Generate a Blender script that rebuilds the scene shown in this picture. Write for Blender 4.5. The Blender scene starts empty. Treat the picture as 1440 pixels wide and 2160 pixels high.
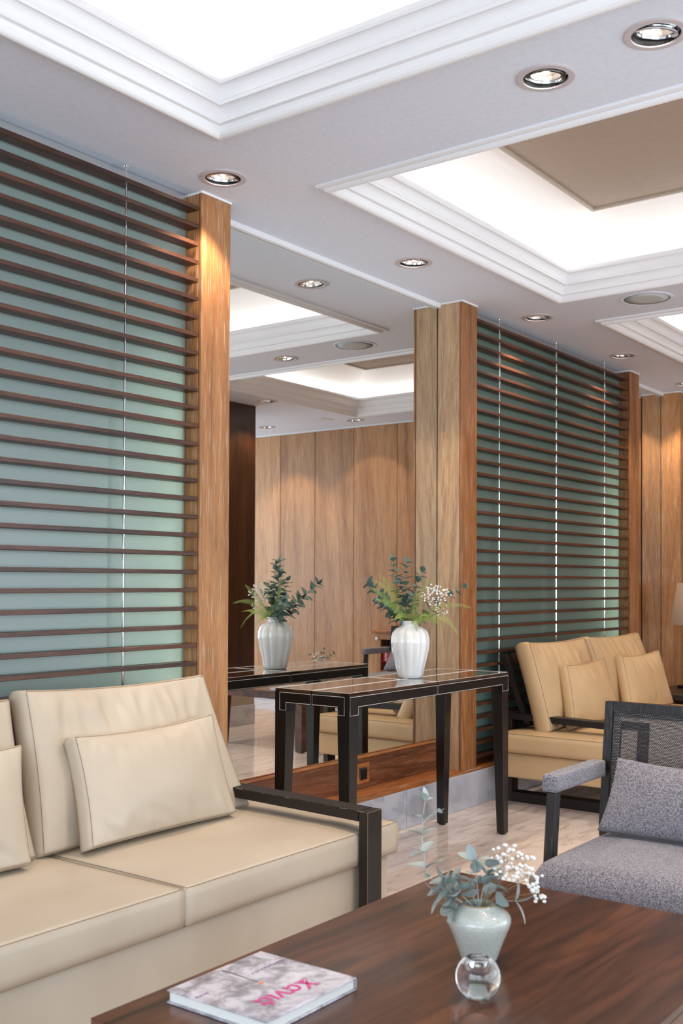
import bpy, bmesh, math, random
from mathutils import Vector, Matrix, noise
from mathutils.geometry import tessellate_polygon
random.seed(7)
PI = math.pi
scene = bpy.context.scene
COL = scene.collection

# ------------------------------------------------------------------ camera
def setup_camera():
    f, cx, cy, yaw, pit, rol = 2266.4662, 719.4741, 1192.5192, 0.6418, 0.0161, 0.0039
    fw = Vector((math.cos(yaw)*math.cos(pit), math.sin(yaw)*math.cos(pit), math.sin(pit)))
    r = Vector((math.sin(yaw), -math.cos(yaw), 0)); up = r.cross(fw)
    r2 = r*math.cos(rol)+up*math.sin(rol); u2 = -r*math.sin(rol)+up*math.cos(rol)
    cam = bpy.data.cameras.new('camera'); o = bpy.data.objects.new('camera', cam); COL.objects.link(o)
    m = Matrix((( r2.x, u2.x, -fw.x, 0), (r2.y, u2.y, -fw.y, 0), (r2.z, u2.z, -fw.z, 1.2), (0, 0, 0, 1)))
    o.matrix_world = m
    cam.sensor_fit = 'VERTICAL'; cam.sensor_height = 36; cam.sensor_width = 24
    cam.lens = f/2160*36
    cam.shift_y = (cy-1080)/2160; cam.shift_x = (720-cx)/2160
    cam.clip_start = .05; cam.clip_end = 60
    cam.dof.use_dof = True; cam.dof.focus_distance = 4.0; cam.dof.aperture_fstop = 5.6
    scene.camera = o
setup_camera()

# ------------------------------------------------------------------ world, light, exposure
W = bpy.data.worlds.new('world'); scene.world = W; W.use_nodes = True
bg = W.node_tree.nodes['Background']; bg.inputs[0].default_value = (.75, .85, 1, 1); bg.inputs[1].default_value = 1.0
vs = scene.view_settings
vs.view_transform = 'Standard'; vs.look = 'None'; vs.exposure = -0.06; vs.gamma = 1; vs.use_curve_mapping = False
scene.cycles.max_bounces = 10; scene.cycles.diffuse_bounces = 5; scene.cycles.glossy_bounces = 6; scene.cycles.transmission_bounces = 8
scene.cycles.use_denoising = True; scene.cycles.caustics_reflective = True; scene.cycles.caustics_refractive = False
scene.cycles.sample_clamp_indirect = 4.0
def area(name, loc, rot, sx, sy, power, col, parent=None):
    l = bpy.data.lights.new(name, 'AREA'); l.shape = 'RECTANGLE'; l.size = sx; l.size_y = sy; l.energy = power; l.color = col
    o = bpy.data.objects.new(name, l); o.location = loc; o.rotation_euler = rot; COL.objects.link(o)
    if parent: o.parent = parent; o.location = Vector(loc)-parent.location
    return o
DAY = (.80, .92, 1.0)
# daylight through the big windows of the two outer walls (south and west); the narrow fourth south one is added to spread light
for x, w_, p_ in ((1.0, 2.1, 20), (3.4, 2.1, 45), (5.8, 2.1, 85), (7.6, 1.1, 50)):
    area('daylight', (x, -3.3, 1.45), (math.radians(102), 0, 0), w_, 2.1, p_, DAY)
for i, y in enumerate((-1.6, .9)):
    area('daylight', (-1.75, y, 1.45), (0, math.radians(-110), 0), 2.1, 2.15, 66, DAY)
SPOT_W, COVE_W, BACK_W = 38, 1.95, 34
WARM = (1, .80, .60); COVEC = (1, .985, .985)

# ------------------------------------------------------------------ constants
C, MIR, PF, H0 = 2.707, 3.049, 2.896, .205   # ceiling, mirror plane, pillar front, plinth top
XE = 8.36                                     # end wall
XW, YS = -1.6, -3.15                          # west and south walls

# ------------------------------------------------------------------ mesh helpers
def tag(o, label=None, cat=None, group=None, kind=None):
    if label: o['label'] = label
    if cat: o['category'] = cat
    if group: o['group'] = group
    if kind: o['kind'] = kind
    return o
def thing(name, label, cat, loc, group=None, kind=None):
    o = bpy.data.objects.new(name, None); o.empty_display_size = .1; o.location = loc; COL.objects.link(o)
    return tag(o, label, cat, group, kind)
def worldloc(o):
    v = Vector((0, 0, 0))
    while o is not None: v += Vector(o.location); o = o.parent
    return v
def ob(name, bm, mat, parent=None, label=None, cat=None, group=None, kind=None, smooth=False, keep=False):
    """links the bmesh (world coordinates) as one mesh object"""
    me = bpy.data.meshes.new(name)
    bmesh.ops.recalc_face_normals(bm, faces=bm.faces[:]) if not keep else None
    if parent is None:
        xs = [v.co for v in bm.verts]
        o0 = Vector(((min(v.x for v in xs)+max(v.x for v in xs))/2, (min(v.y for v in xs)+max(v.y for v in xs))/2, min(v.z for v in xs)))
        base = o0
    else: base = worldloc(parent); o0 = Vector((0, 0, 0))
    bmesh.ops.translate(bm, verts=bm.verts[:], vec=-base)
    bm.to_mesh(me); bm.free()
    if smooth:
        for p in me.polygons: p.use_smooth = True
    mats = mat if isinstance(mat, (list, tuple)) else [mat]
    for m_ in mats: me.materials.append(m_)
    o = bpy.data.objects.new(name, me); o.location = o0; COL.objects.link(o)
    if parent is not None: o.parent = parent
    return tag(o, label, cat, group, kind)
def NB(): return bmesh.new()
def box(bm, x0, x1, y0, y1, z0, z1, bev=0, seg=1, mi=0):
    vs_ = [bm.verts.new((x, y, z)) for x in (x0, x1) for y in (y0, y1) for z in (z0, z1)]
    q = [(0, 1, 3, 2), (4, 6, 7, 5), (0, 4, 5, 1), (2, 3, 7, 6), (0, 2, 6, 4), (1, 5, 7, 3)]
    fs = [bm.faces.new([vs_[i] for i in f]) for f in q]
    for f in fs: f.material_index = mi
    if bev:
        es = list({e for f in fs for e in f.edges})
        bmesh.ops.bevel(bm, geom=es, offset=bev, segments=seg, affect='EDGES', profile=.7)
    return bm
def prism(bm, pts, y0, y1, axis='Y', bev=0):
    """polygon extruded along an axis; pts are the other two coordinates"""
    def P(a, b, c):
        return {'Y': (a, c, b), 'X': (c, a, b), 'Z': (a, b, c)}[axis]
    A = [bm.verts.new(P(a, b, y0)) for a, b in pts]; B = [bm.verts.new(P(a, b, y1)) for a, b in pts]
    n = len(pts); fs = [bm.faces.new(A), bm.faces.new(B[::-1])]
    for i in range(n): fs.append(bm.faces.new((A[i], A[(i+1) % n], B[(i+1) % n], B[i])))
    if bev:
        es = list({e for f in fs for e in f.edges})
        bmesh.ops.bevel(bm, geom=es, offset=bev, segments=2, affect='EDGES')
    return bm
def lathe(bm, prof, cx, cy, cz, n=32, lobe=None, cap0=True, cap1=False, tilt=None):
    rings = []
    for (r, z) in prof:
        ring = []
        for i in range(n):
            a = 2*PI*i/n; rr = r*(lobe(a, z, r) if lobe else 1)
            p = Vector((rr*math.cos(a), rr*math.sin(a), z))
            if tilt: p = tilt @ p
            ring.append(bm.verts.new((cx+p.x, cy+p.y, cz+p.z)))
        rings.append(ring)
    for a, b in zip(rings, rings[1:]):
        for i in range(n): bm.faces.new((a[i], a[(i+1) % n], b[(i+1) % n], b[i]))
    if cap0: bm.faces.new(rings[0][::-1])
    if cap1: bm.faces.new(rings[-1])
    return bm
def tube(bm, pts, r, n=6, r1=None, closed=False):
    pts = [Vector(p) for p in pts]; rings = []; N = len(pts)
    up = Vector((0, 0, 1))
    for i, p in enumerate(pts):
        if closed: t = (pts[(i+1) % N]-pts[i-1])
        else: t = pts[min(i+1, N-1)]-pts[max(i-1, 0)]
        t.normalize()
        a = t.cross(up)
        if a.length < .05: a = t.cross(Vector((1, 0, 0)))
        a.normalize(); b = t.cross(a)
        rr = r if r1 is None else r+(r1-r)*i/max(1, N-1)
        rings.append([bm.verts.new(p+a*rr*math.cos(2*PI*k/n)+b*rr*math.sin(2*PI*k/n)) for k in range(n)])
    for i in range(N if closed else N-1):
        A, B = rings[i], rings[(i+1) % N]
        for k in range(n): bm.faces.new((A[k], A[(k+1) % n], B[(k+1) % n], B[k]))
    if not closed: bm.faces.new(rings[0][::-1]); bm.faces.new(rings[-1])
    return bm
def copy_obj(o, parent=None, loc=None):
    c = o.copy(); COL.objects.link(c)
    if parent is not None: c.parent = parent
    if loc is not None: c.location = loc
    return c

# ------------------------------------------------------------------ materials
def srgb(r, g, b):
    f_ = lambda c: (c/255/12.92) if c/255 <= .04045 else ((c/255+.055)/1.055)**2.4
    return (f_(r), f_(g), f_(b), 1)
class Nt:
    def __init__(s, name):
        s.m = bpy.data.materials.new(name); s.m.use_nodes = True; s.t = s.m.node_tree
        s.p = s.t.nodes['Principled BSDF']; s.out = s.t.nodes['Material Output']
    def n(s, typ, **kw):
        x = s.t.nodes.new(typ)
        for k, v in kw.items():
            if k in x.inputs.keys() if isinstance(k, str) else False: x.inputs[k].default_value = v
            else: setattr(x, k, v)
        return x
    def l(s, a, b): s.t.links.new(a, b)
    def coord(s, scale=(1, 1, 1), rot=(0, 0, 0), rnd=0.0, kind='Object'):
        tc = s.n('ShaderNodeTexCoord'); mp = s.n('ShaderNodeMapping'); mp.inputs['Scale'].default_value = scale; mp.inputs['Rotation'].default_value = rot
        if rnd:
            oi = s.n('ShaderNodeObjectInfo'); mm = s.n('ShaderNodeMath', operation='MULTIPLY'); mm.inputs[1].default_value = rnd
            s.l(oi.outputs['Random'], mm.inputs[0]); cb = s.n('ShaderNodeCombineXYZ')
            for i in range(3): s.l(mm.outputs[0], cb.inputs[i])
            ad = s.n('ShaderNodeVectorMath', operation='ADD'); s.l(tc.outputs[kind], ad.inputs[0]); s.l(cb.outputs[0], ad.inputs[1])
            s.l(ad.outputs[0], mp.inputs['Vector'])
        else: s.l(tc.outputs[kind], mp.inputs['Vector'])
        return mp.outputs[0]
    def noise(s, vec, scale=1, detail=3, rough=.5, dist=0):
        x = s.n('ShaderNodeTexNoise'); x.inputs['Scale'].default_value = scale; x.inputs['Detail'].default_value = detail
        x.inputs['Roughness'].default_value = rough; x.inputs['Distortion'].default_value = dist; s.l(vec, x.inputs['Vector']); return x.outputs['Fac']
    def ramp(s, fac, stops):
        x = s.n('ShaderNodeValToRGB'); e = x.color_ramp.elements
        while len(e) < len(stops): e.new(.5)
        for i, (p, c) in enumerate(stops): e[i].position = p; e[i].color = c if len(c) == 4 else (*c, 1)
        s.l(fac, x.inputs[0]); return x.outputs[0]
    def mix(s, a, b, fac, mode='MIX'):
        x = s.n('ShaderNodeMix', data_type='RGBA', blend_type=mode)
        if isinstance(fac, (int, float)): x.inputs[0].default_value = fac
        else: s.l(fac, x.inputs[0])
        for inp, v in ((x.inputs[6], a), (x.inputs[7], b)):
            if isinstance(v, tuple): inp.default_value = v
            else: s.l(v, inp)
        return x.outputs[2]
    def bump(s, h, strength=.2, dist=.002):
        x = s.n('ShaderNodeBump'); x.inputs['Strength'].default_value = strength; x.inputs['Distance'].default_value = dist
        s.l(h, x.inputs['Height']); s.l(x.outputs[0], s.p.inputs['Normal']); return x
def plain(name, col, rough=.5, metal=0, coat=0, spec=.5, emis=None, es=0, trans=0, ior=1.5, bump=None):
    k = Nt(name); p = k.p
    p.inputs['Base Color'].default_value = col; p.inputs['Roughness'].default_value = rough; p.inputs['Metallic'].default_value = metal
    p.inputs['Coat Weight'].default_value = coat; p.inputs['Specular IOR Level'].default_value = spec
    p.inputs['Transmission Weight'].default_value = trans; p.inputs['IOR'].default_value = ior
    if emis: p.inputs['Emission Color'].default_value = emis; p.inputs['Emission Strength'].default_value = es
    if bump:
        v = k.coord((1, 1, 1)); h = k.noise(v, bump[0], 4, .6); k.bump(h, bump[1], bump[2])
        c = k.mix(col, tuple(x*.86 for x in col[:3])+(1,), k.noise(v, bump[0]*.3, 3)); k.l(c, p.inputs['Base Color'])
    return k.m
def wood(name, dark, mid, light, axis='Z', rough=.45, grain=1.0, lime=0.0, bump=.25, coat=0.0, rnd=9.0, fig=.55, vary=.12, rot=(0, 0, 0)):
    k = Nt(name); st = {'X': (.09, 1, 1), 'Y': (1, .09, 1), 'Z': (1, 1, .09)}[axis]
    sc = lambda a: tuple(x*a*grain for x in st)
    v1 = k.coord(sc(9), rot, rnd)
    warp = k.noise(v1, 1, 4, .55, .8)
    # cathedral figure: bands running through the warped field
    wv = k.n('ShaderNodeTexWave', wave_type='BANDS', bands_direction='DIAGONAL'); wv.inputs['Scale'].default_value = .9
    wv.inputs['Distortion'].default_value = 9; wv.inputs['Detail'].default_value = 3; wv.inputs['Detail Scale'].default_value = 1.2
    k.l(v1, wv.inputs['Vector'])
    base = k.ramp(warp, ((.3, dark), (.5, mid), (.72, light)))
    figr = k.ramp(wv.outputs['Fac'], ((.0, (.62, .58, .55)), (.35, (1, 1, 1)), (1, (1, 1, 1))))
    c = k.mix(base, figr, fig, 'MULTIPLY')
    v2 = k.coord(sc(130), rot, rnd); fib = k.noise(v2, 1, 3, .6)
    fr = k.ramp(fib, ((.36, (.66, .62, .6)), (.5, (1, 1, 1)), (.7, (1.0, 1.0, 1.0))))
    c = k.mix(c, fr, .6, 'MULTIPLY')
    if lime:
        v3 = k.coord({'X': (7*grain, 230*grain, 230*grain), 'Y': (230*grain, 7*grain, 230*grain), 'Z': (230*grain, 230*grain, 7*grain)}[axis], rot, rnd+3); li = k.ramp(k.noise(v3, 1, 2, .5), ((.58, (0, 0, 0)), (.66, (1, 1, 1))))
        msk = k.n('ShaderNodeMath', operation='MULTIPLY'); k.l(li, msk.inputs[0]); msk.inputs[1].default_value = lime
        c = k.mix(c, srgb(232, 214, 190), msk.outputs[0])
    oi = k.n('ShaderNodeObjectInfo'); mr = k.n('ShaderNodeMapRange'); mr.inputs['To Min'].default_value = 1-vary; mr.inputs['To Max'].default_value = 1+vary*.5
    k.l(oi.outputs['Random'], mr.inputs['Value']); hs = k.n('ShaderNodeHueSaturation'); k.l(mr.outputs[0], hs.inputs['Value']); k.l(c, hs.inputs['Color'])
    k.l(hs.outputs[0], k.p.inputs['Base Color'])
    k.p.inputs['Roughness'].default_value = rough; k.p.inputs['Coat Weight'].default_value = coat; k.p.inputs['Coat Roughness'].default_value = .12
    k.bump(fib, bump, .0012)
    return k.m
MT = {}
MT['oak'] = wood('oak', srgb(150, 98, 56), srgb(178, 124, 76), srgb(196, 144, 94), lime=.35, rough=.42, fig=.4)
MT['oak_lit'] = wood('oak_lit', srgb(168, 128, 92), srgb(194, 158, 120), srgb(208, 174, 138), lime=.35, rough=.42, fig=.35)  # paler oak: west daylight on the pillar side put into the colour
MT['oak_shaded'] = wood('oak_shaded', srgb(122, 74, 38), srgb(150, 96, 52), srgb(168, 112, 64), lime=.25, rough=.42, fig=.4)  # darker, redder oak: weaker light on room-facing pillar faces put into the colour
MT['oak_panel'] = wood('oak_panel', srgb(156, 108, 68), srgb(180, 130, 86), srgb(194, 146, 102), lime=.22, rough=.4, fig=.35, grain=.7, vary=.1)
MT['oak_orange'] = wood('oak_orange', srgb(140, 78, 32), srgb(172, 100, 44), srgb(190, 122, 60), axis='X', lime=.3, rough=.38, fig=.5)
MT['oak_red'] = wood('oak_red', srgb(84, 44, 22), srgb(116, 64, 34), srgb(136, 82, 48), axis='X', lime=.16, rough=.35, fig=.6, grain=1.3)
MT['walnut_slat'] = wood('walnut_slat', srgb(48, 24, 14), srgb(76, 41, 25), srgb(98, 57, 36), axis='X', rough=.4, fig=.4, grain=2, lime=.05)
MT['dark_panel'] = wood('dark_panel', srgb(40, 22, 13), srgb(64, 36, 20), srgb(86, 50, 28), rough=.35, fig=.5, coat=.2)
MT['table_wood'] = wood('table_wood', srgb(50, 26, 13), srgb(80, 44, 24), srgb(112, 66, 37), axis='X', rough=.34, fig=.95, coat=.3, grain=1.5, rot=(0, 0, .06))
MT['ebony'] = wood('ebony', srgb(12, 9, 9), srgb(19, 15, 14), srgb(26, 21, 20), axis='Z', rough=.3, fig=.3, coat=.12, vary=.05, bump=.08)
MT['ebony_frame'] = wood('ebony_frame', srgb(16, 10, 8), srgb(26, 16, 12), srgb(36, 22, 17), axis='Y', rough=.5, fig=.4, coat=0, vary=.05, bump=.1)
MT['black_frame'] = wood('black_frame', srgb(18, 17, 19), srgb(29, 28, 31), srgb(44, 42, 45), axis='Z', rough=.34, fig=.5, coat=.3, vary=.02, bump=.3, lime=.06)
MT['console_leather'] = plain('console_leather', srgb(16, 10, 9), .4, spec=.3, bump=(420, .12, .0006))
MT['console_top'] = plain('console_top', srgb(44, 25, 18), .14, coat=1.0, bump=(300, .05, .0004))
MT['stitch'] = plain('stitch', srgb(222, 216, 208), .6)
MT['white_paint'] = plain('white_paint', srgb(226, 225, 226), .55, bump=(60, .04, .001))
MT['ceiling_paint'] = plain('ceiling_paint', srgb(227, 233, 245), .7, bump=(160, .05, .0008))
MT['cove_paint'] = plain('cove_paint', srgb(244, 241, 238), .8)
MT['moulding'] = plain('moulding', srgb(236, 236, 238), .5)
MT['beige_panel'] = plain('beige_panel', srgb(172, 154, 138), .7, bump=(120, .1, .001))
MT['panel_frame'] = plain('panel_frame', srgb(176, 164, 148), .5)
MT['steel'] = plain('steel', (.72, .71, .7, 1), .28, metal=1)
MT['chrome'] = plain('chrome', (.85, .84, .83, 1), .12, metal=1)
MT['reflector'] = plain('reflector', (.80, .76, .72, 1), .24, metal=.9)
MT['ring'] = plain('ring', srgb(196, 188, 190), .4)
MT['black'] = plain('black', srgb(18, 17, 17), .4)
MT['black_gloss'] = plain('black_gloss', srgb(24, 24, 26), .15, coat=.5)
MT['speaker'] = plain('speaker', srgb(196, 204, 204), .6, bump=(900, .3, .001))
MT['ceramic'] = plain('ceramic', srgb(238, 237, 234), .12, coat=.6)
MT['blossom'] = plain('blossom', srgb(246, 246, 244), .6)
MT['stem_green'] = plain('stem_green', srgb(120, 140, 110), .6)
MT['stem_pale'] = plain('stem_pale', srgb(176, 186, 176), .6)
MT['stem_brown'] = plain('stem_brown', srgb(150, 128, 92), .6)
MT['paper'] = plain('paper', srgb(232, 230, 226), .7)
MT['magenta'] = plain('magenta', srgb(206, 74, 140), .5)
MT['orange'] = plain('orange', srgb(224, 140, 96), .5)
MT['plum'] = plain('plum', srgb(128, 84, 136), .5)
MT['twig'] = plain('twig', srgb(70, 66, 68), .6)
MT['red'] = plain('red', srgb(190, 22, 34), .4)
MT['white'] = plain('white', srgb(240, 240, 240), .5)
MT['window_frame'] = plain('window_frame', srgb(90, 86, 82), .5)
MT['piping'] = plain('piping', srgb(150, 124, 98), .6)
MT['piping_dark'] = plain('piping_dark', srgb(112, 84, 60), .6)
def glow(name, col, s):
    k = Nt(name); e = k.n('ShaderNodeEmission'); e.inputs[0].default_value = col; e.inputs[1].default_value = s
    k.l(e.outputs[0], k.out.inputs[0]); return k.m
MT['bulb'] = glow('bulb', (1, .84, .68, 1), 60)
def m_mirror():
    k = Nt('mirror_glass'); g = k.n('ShaderNodeBsdfGlossy'); g.inputs[0].default_value = (.80, .815, .80, 1); g.inputs['Roughness'].default_value = 0
    k.l(g.outputs[0], k.out.inputs[0]); return k.m
MT['mirror'] = m_mirror()
def m_frost(name, col):
    k = Nt(name); d = k.n('ShaderNodeBsdfDiffuse'); d.inputs[0].default_value = col
    t = k.n('ShaderNodeBsdfTranslucent'); t.inputs[0].default_value = (.80, .90, .80, 1)
    mx = k.n('ShaderNodeMixShader'); mx.inputs[0].default_value = .35; k.l(d.outputs[0], mx.inputs[1]); k.l(t.outputs[0], mx.inputs[2])
    g = k.n('ShaderNodeBsdfGlossy'); g.inputs[0].default_value = (1, 1, 1, 1); g.inputs['Roughness'].default_value = .27
    fr = k.n('ShaderNodeFresnel'); fr.inputs[0].default_value = 1.5
    m2 = k.n('ShaderNodeMixShader'); k.l(fr.outputs[0], m2.inputs[0]); k.l(mx.outputs[0], m2.inputs[1]); k.l(g.outputs[0], m2.inputs[2])
    k.l(m2.outputs[0], k.out.inputs[0]); return k.m
MT['frost'] = m_frost('frosted_glass', srgb(170, 184, 179))
MT['frost2'] = m_frost('frosted_glass_green', srgb(134, 160, 148))
def m_glass():
    k = Nt('clear_glass'); g = k.n('ShaderNodeBsdfGlass'); g.inputs['IOR'].default_value = 1.5; g.inputs['Roughness'].default_value = .0
    k.l(g.outputs[0], k.out.inputs[0]); return k.m
MT['glass'] = m_glass()
def m_marble(name, a, b, vein, rough, rot, rnd, scale=1.0, grout=False):
    k = Nt(name); v = k.coord((1.6*scale, 7*scale, 3*scale), rot, rnd)
    n1 = k.noise(v, 1, 8, .6, .7); n2 = k.noise(k.coord((5*scale, 26*scale, 10*scale), rot, rnd), 1, 5, .6, .4)
    c = k.ramp(n1, ((.33, b), (.5, a), (.68, tuple(min(1, x*1.08) for x in a[:3])+(1,))))
    vr = k.ramp(n2, ((.40, (1, 1, 1)), (.46, (0, 0, 0)), (.52, (0, 0, 0)), (1, (0, 0, 0))))
    mm = k.n('ShaderNodeMath', operation='MULTIPLY'); mm.inputs[1].default_value = .38; k.l(vr, mm.inputs[0])
    c = k.mix(c, vein, mm.outputs[0]); k.l(c, k.p.inputs['Base Color']); k.p.inputs['Roughness'].default_value = rough
    k.p.inputs['Coat Weight'].default_value = .25; k.p.inputs['Coat Roughness'].default_value = .05
    return k.m
MT['marble_floor'] = m_marble('marble_floor', srgb(226, 212, 204), srgb(204, 188, 180), srgb(160, 140, 132), .10, (0, 0, .95), 13)
MT['marble_base'] = m_marble('marble_base', srgb(188, 188, 194), srgb(166, 166, 174), srgb(130, 130, 138), .2, (0, .5, 0), 7, .9)
MT['grout'] = plain('grout', srgb(150, 134, 126), .7)
def m_leather(name, col, col2):
    k = Nt(name); v = k.coord((1, 1, 1), (0, 0, 0), 3)
    c = k.mix(col, col2, k.ramp(k.noise(v, 3.5, 3, .5), ((.35, (0, 0, 0)), (.7, (1, 1, 1))))); k.l(c, k.p.inputs['Base Color'])
    k.p.inputs['Roughness'].default_value = .42; k.p.inputs['Specular IOR Level'].default_value = .4
    vo = k.n('ShaderNodeTexVoronoi'); vo.inputs['Scale'].default_value = 420; k.l(v, vo.inputs['Vector'])
    k.bump(vo.outputs['Distance'], .05, .0006); return k.m
MT['leather'] = m_leather('leather', srgb(200, 187, 168), srgb(191, 176, 156))
MT['leather_tan'] = m_leather('leather_tan', srgb(200, 170, 130), srgb(190, 158, 118))
def m_tweed(name, a, b, scale):
    k = Nt(name); v = k.coord((1, 1, 1))
    w1 = k.n('ShaderNodeTexVoronoi'); w1.inputs['Scale'].default_value = scale; k.l(v, w1.inputs['Vector'])
    n2 = k.noise(v, scale*.5, 3, .7)
    f1 = k.ramp(w1.outputs['Color'], ((.2, (0, 0, 0)), (.75, (1, 1, 1))))
    c = k.mix(a, b, f1); c = k.mix(c, srgb(70, 66, 74), k.ramp(n2, ((.55, (0, 0, 0)), (.7, (.7, .7, .7)))))
    k.l(c, k.p.inputs['Base Color']); k.p.inputs['Roughness'].default_value = .9; k.p.inputs['Sheen Weight'].default_value = .25
    k.bump(w1.outputs['Distance'], .7, .002); return k.m
MT['tweed'] = m_tweed('tweed', srgb(88, 84, 92), srgb(162, 159, 168), 430)
def m_web():
    k = Nt('woven_webbing'); v = k.coord((1, 1, 1))
    ck = k.n('ShaderNodeTexBrick'); ck.inputs['Scale'].default_value = 1; ck.inputs['Brick Width'].default_value = .0065; ck.inputs['Row Height'].default_value = .0045
    ck.inputs['Mortar Size'].default_value = .0012; ck.inputs['Mortar Smooth'].default_value = .4; ck.offset = .5
    ck.inputs['Color1'].default_value = srgb(190, 180, 172); ck.inputs['Color2'].default_value = srgb(150, 138, 132); ck.inputs['Mortar'].default_value = srgb(30, 28, 32)
    sx = k.n('ShaderNodeSeparateXYZ'); k.l(v, sx.inputs[0]); cb = k.n('ShaderNodeCombineXYZ'); k.l(sx.outputs[1], cb.inputs[0]); k.l(sx.outputs[2], cb.inputs[1])
    k.l(cb.outputs[0], ck.inputs['Vector']); k.l(ck.outputs['Color'], k.p.inputs['Base Color']); k.p.inputs['Roughness'].default_value = .7
    iv = k.n('ShaderNodeMath', operation='SUBTRACT'); iv.inputs[0].default_value = 1; k.l(ck.outputs['Fac'], iv.inputs[1]); k.bump(iv.outputs[0], .8, .002); return k.m
MT['web'] = m_web()
def m_web2(name, c1, c2, bw, rh, ms):
    k = Nt(name); v = k.coord((1, 1, 1)); ck = k.n('ShaderNodeTexBrick'); ck.inputs['Scale'].default_value = 1
    ck.inputs['Brick Width'].default_value = bw; ck.inputs['Row Height'].default_value = rh; ck.inputs['Mortar Size'].default_value = ms; ck.offset = .5
    ck.inputs['Color1'].default_value = c1; ck.inputs['Color2'].default_value = c2; ck.inputs['Mortar'].default_value = srgb(24, 23, 27)
    sx = k.n('ShaderNodeSeparateXYZ'); k.l(v, sx.inputs[0]); cb = k.n('ShaderNodeCombineXYZ'); k.l(sx.outputs[1], cb.inputs[0]); k.l(sx.outputs[2], cb.inputs[1])
    k.l(cb.outputs[0], ck.inputs['Vector']); k.l(ck.outputs['Color'], k.p.inputs['Base Color']); k.p.inputs['Roughness'].default_value = .7
    iv = k.n('ShaderNodeMath', operation='SUBTRACT'); iv.inputs[0].default_value = 1; k.l(ck.outputs['Fac'], iv.inputs[1]); k.bump(iv.outputs[0], .8, .002); return k.m
MT['web_dark'] = m_web2('webbing_dark', srgb(120, 116, 122), srgb(60, 58, 64), .0085, .0042, .0016)
MT['web_white'] = m_web2('webbing_white', srgb(225, 222, 218), srgb(180, 176, 174), .0062, .005, .0018)
def m_leaf(name, a, b):
    k = Nt(name); v = k.coord((1, 1, 1), (0, 0, 0), 5); c = k.mix(a, b, k.noise(v, 30, 3))
    oi = k.n('ShaderNodeObjectInfo'); mm = k.n('ShaderNodeMath', operation='MULTIPLY'); mm.inputs[1].default_value = .5; k.l(oi.outputs['Random'], mm.inputs[0]); c = k.mix(c, tuple(x*.6 for x in a[:3])+(1,), mm.outputs[0])
    k.l(c, k.p.inputs['Base Color']); k.p.inputs['Roughness'].default_value = .5
    return k.m
MT['euca'] = m_leaf('eucalyptus', srgb(84, 116, 108), srgb(122, 148, 140))
MT['euca_pale'] = m_leaf('eucalyptus_pale', srgb(160, 174, 170), srgb(192, 202, 200))
MT['fern'] = m_leaf('fern', srgb(150, 176, 78), srgb(172, 192, 104))
def m_cover():
    k = Nt('book_cover'); v = k.coord((1, 1, 1), (0, 0, .5)); n = k.noise(v, 22, 8, .68, .6)
    c = k.ramp(n, ((.3, srgb(96, 92, 98)), (.46, srgb(164, 160, 168)), (.56, srgb(206, 203, 212)), (.75, srgb(234, 232, 238)))); k.l(c, k.p.inputs['Base Color'])
    k.p.inputs['Roughness'].default_value = .28; k.p.inputs['Coat Weight'].default_value = .3; return k.m
MT['cover'] = m_cover()
def m_crackle():
    k = Nt('crackle_glaze'); v = k.coord((1, 1, 1)); vo = k.n('ShaderNodeTexVoronoi', feature='DISTANCE_TO_EDGE'); vo.inputs['Scale'].default_value = 120; k.l(v, vo.inputs['Vector'])
    c = k.ramp(vo.outputs['Distance'], ((0, srgb(172, 170, 158)), (.05, srgb(196, 198, 190)), (1, srgb(200, 203, 196)))); k.l(c, k.p.inputs['Base Color'])
    k.p.inputs['Roughness'].default_value = .12; k.p.inputs['Coat Weight'].default_value = .6; return k.m
MT['crackle'] = m_crackle()
def m_linen():
    k = Nt('linen'); v = k.coord((1, 1, 1)); n = k.noise(v, 260, 3); c = k.mix(srgb(184, 158, 138), srgb(160, 134, 114), n); k.l(c, k.p.inputs['Base Color'])
    k.p.inputs['Roughness'].default_value = .9; k.bump(n, .3, .001); return k.m
MT['linen'] = m_linen()

# ------------------------------------------------------------------ setting: floor
fl = thing('floor', 'pinkish veined marble floor of polished square tiles', 'floor', (0, 0, 0), kind='structure')
b = box(NB(), XW, XE, YS, 3.15, -.06, -.004); ob('subfloor', b, MT['grout'], fl)
T = .6; tile_me = None
x0s = 4.71-T*11
for i in range(30):
    for j in range(30):
        x = x0s+T*i; y = 2.503-T*j
        xa, xb = max(x, XW), min(x+T, XE); ya, yb = max(y, YS), min(y+T, PF+.02)
        if xb-xa < .02 or yb-ya < .02: continue
        full = abs(xb-xa-T) < 1e-6 and abs(yb-ya-T) < 1e-6
        if full and tile_me:
            o = bpy.data.objects.new('tile', tile_me); COL.objects.link(o); o.parent = fl; o.location = (x, y, 0); continue
        b = box(NB(), 0.0009, xb-xa-.0009, .0009, yb-ya-.0009, -.006, 0)
        o = ob('tile', b, MT['marble_floor'], None); o.parent = fl; o.location = (xa, ya, 0)
        # the recentred mesh: move vertices back so the origin is the tile corner
        o.data.transform(Matrix.Translation(((xb-xa)/2, (yb-ya)/2, -.006)))
        if full: tile_me = o.data
for j in range(1):
    y = 2.503+T
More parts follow.
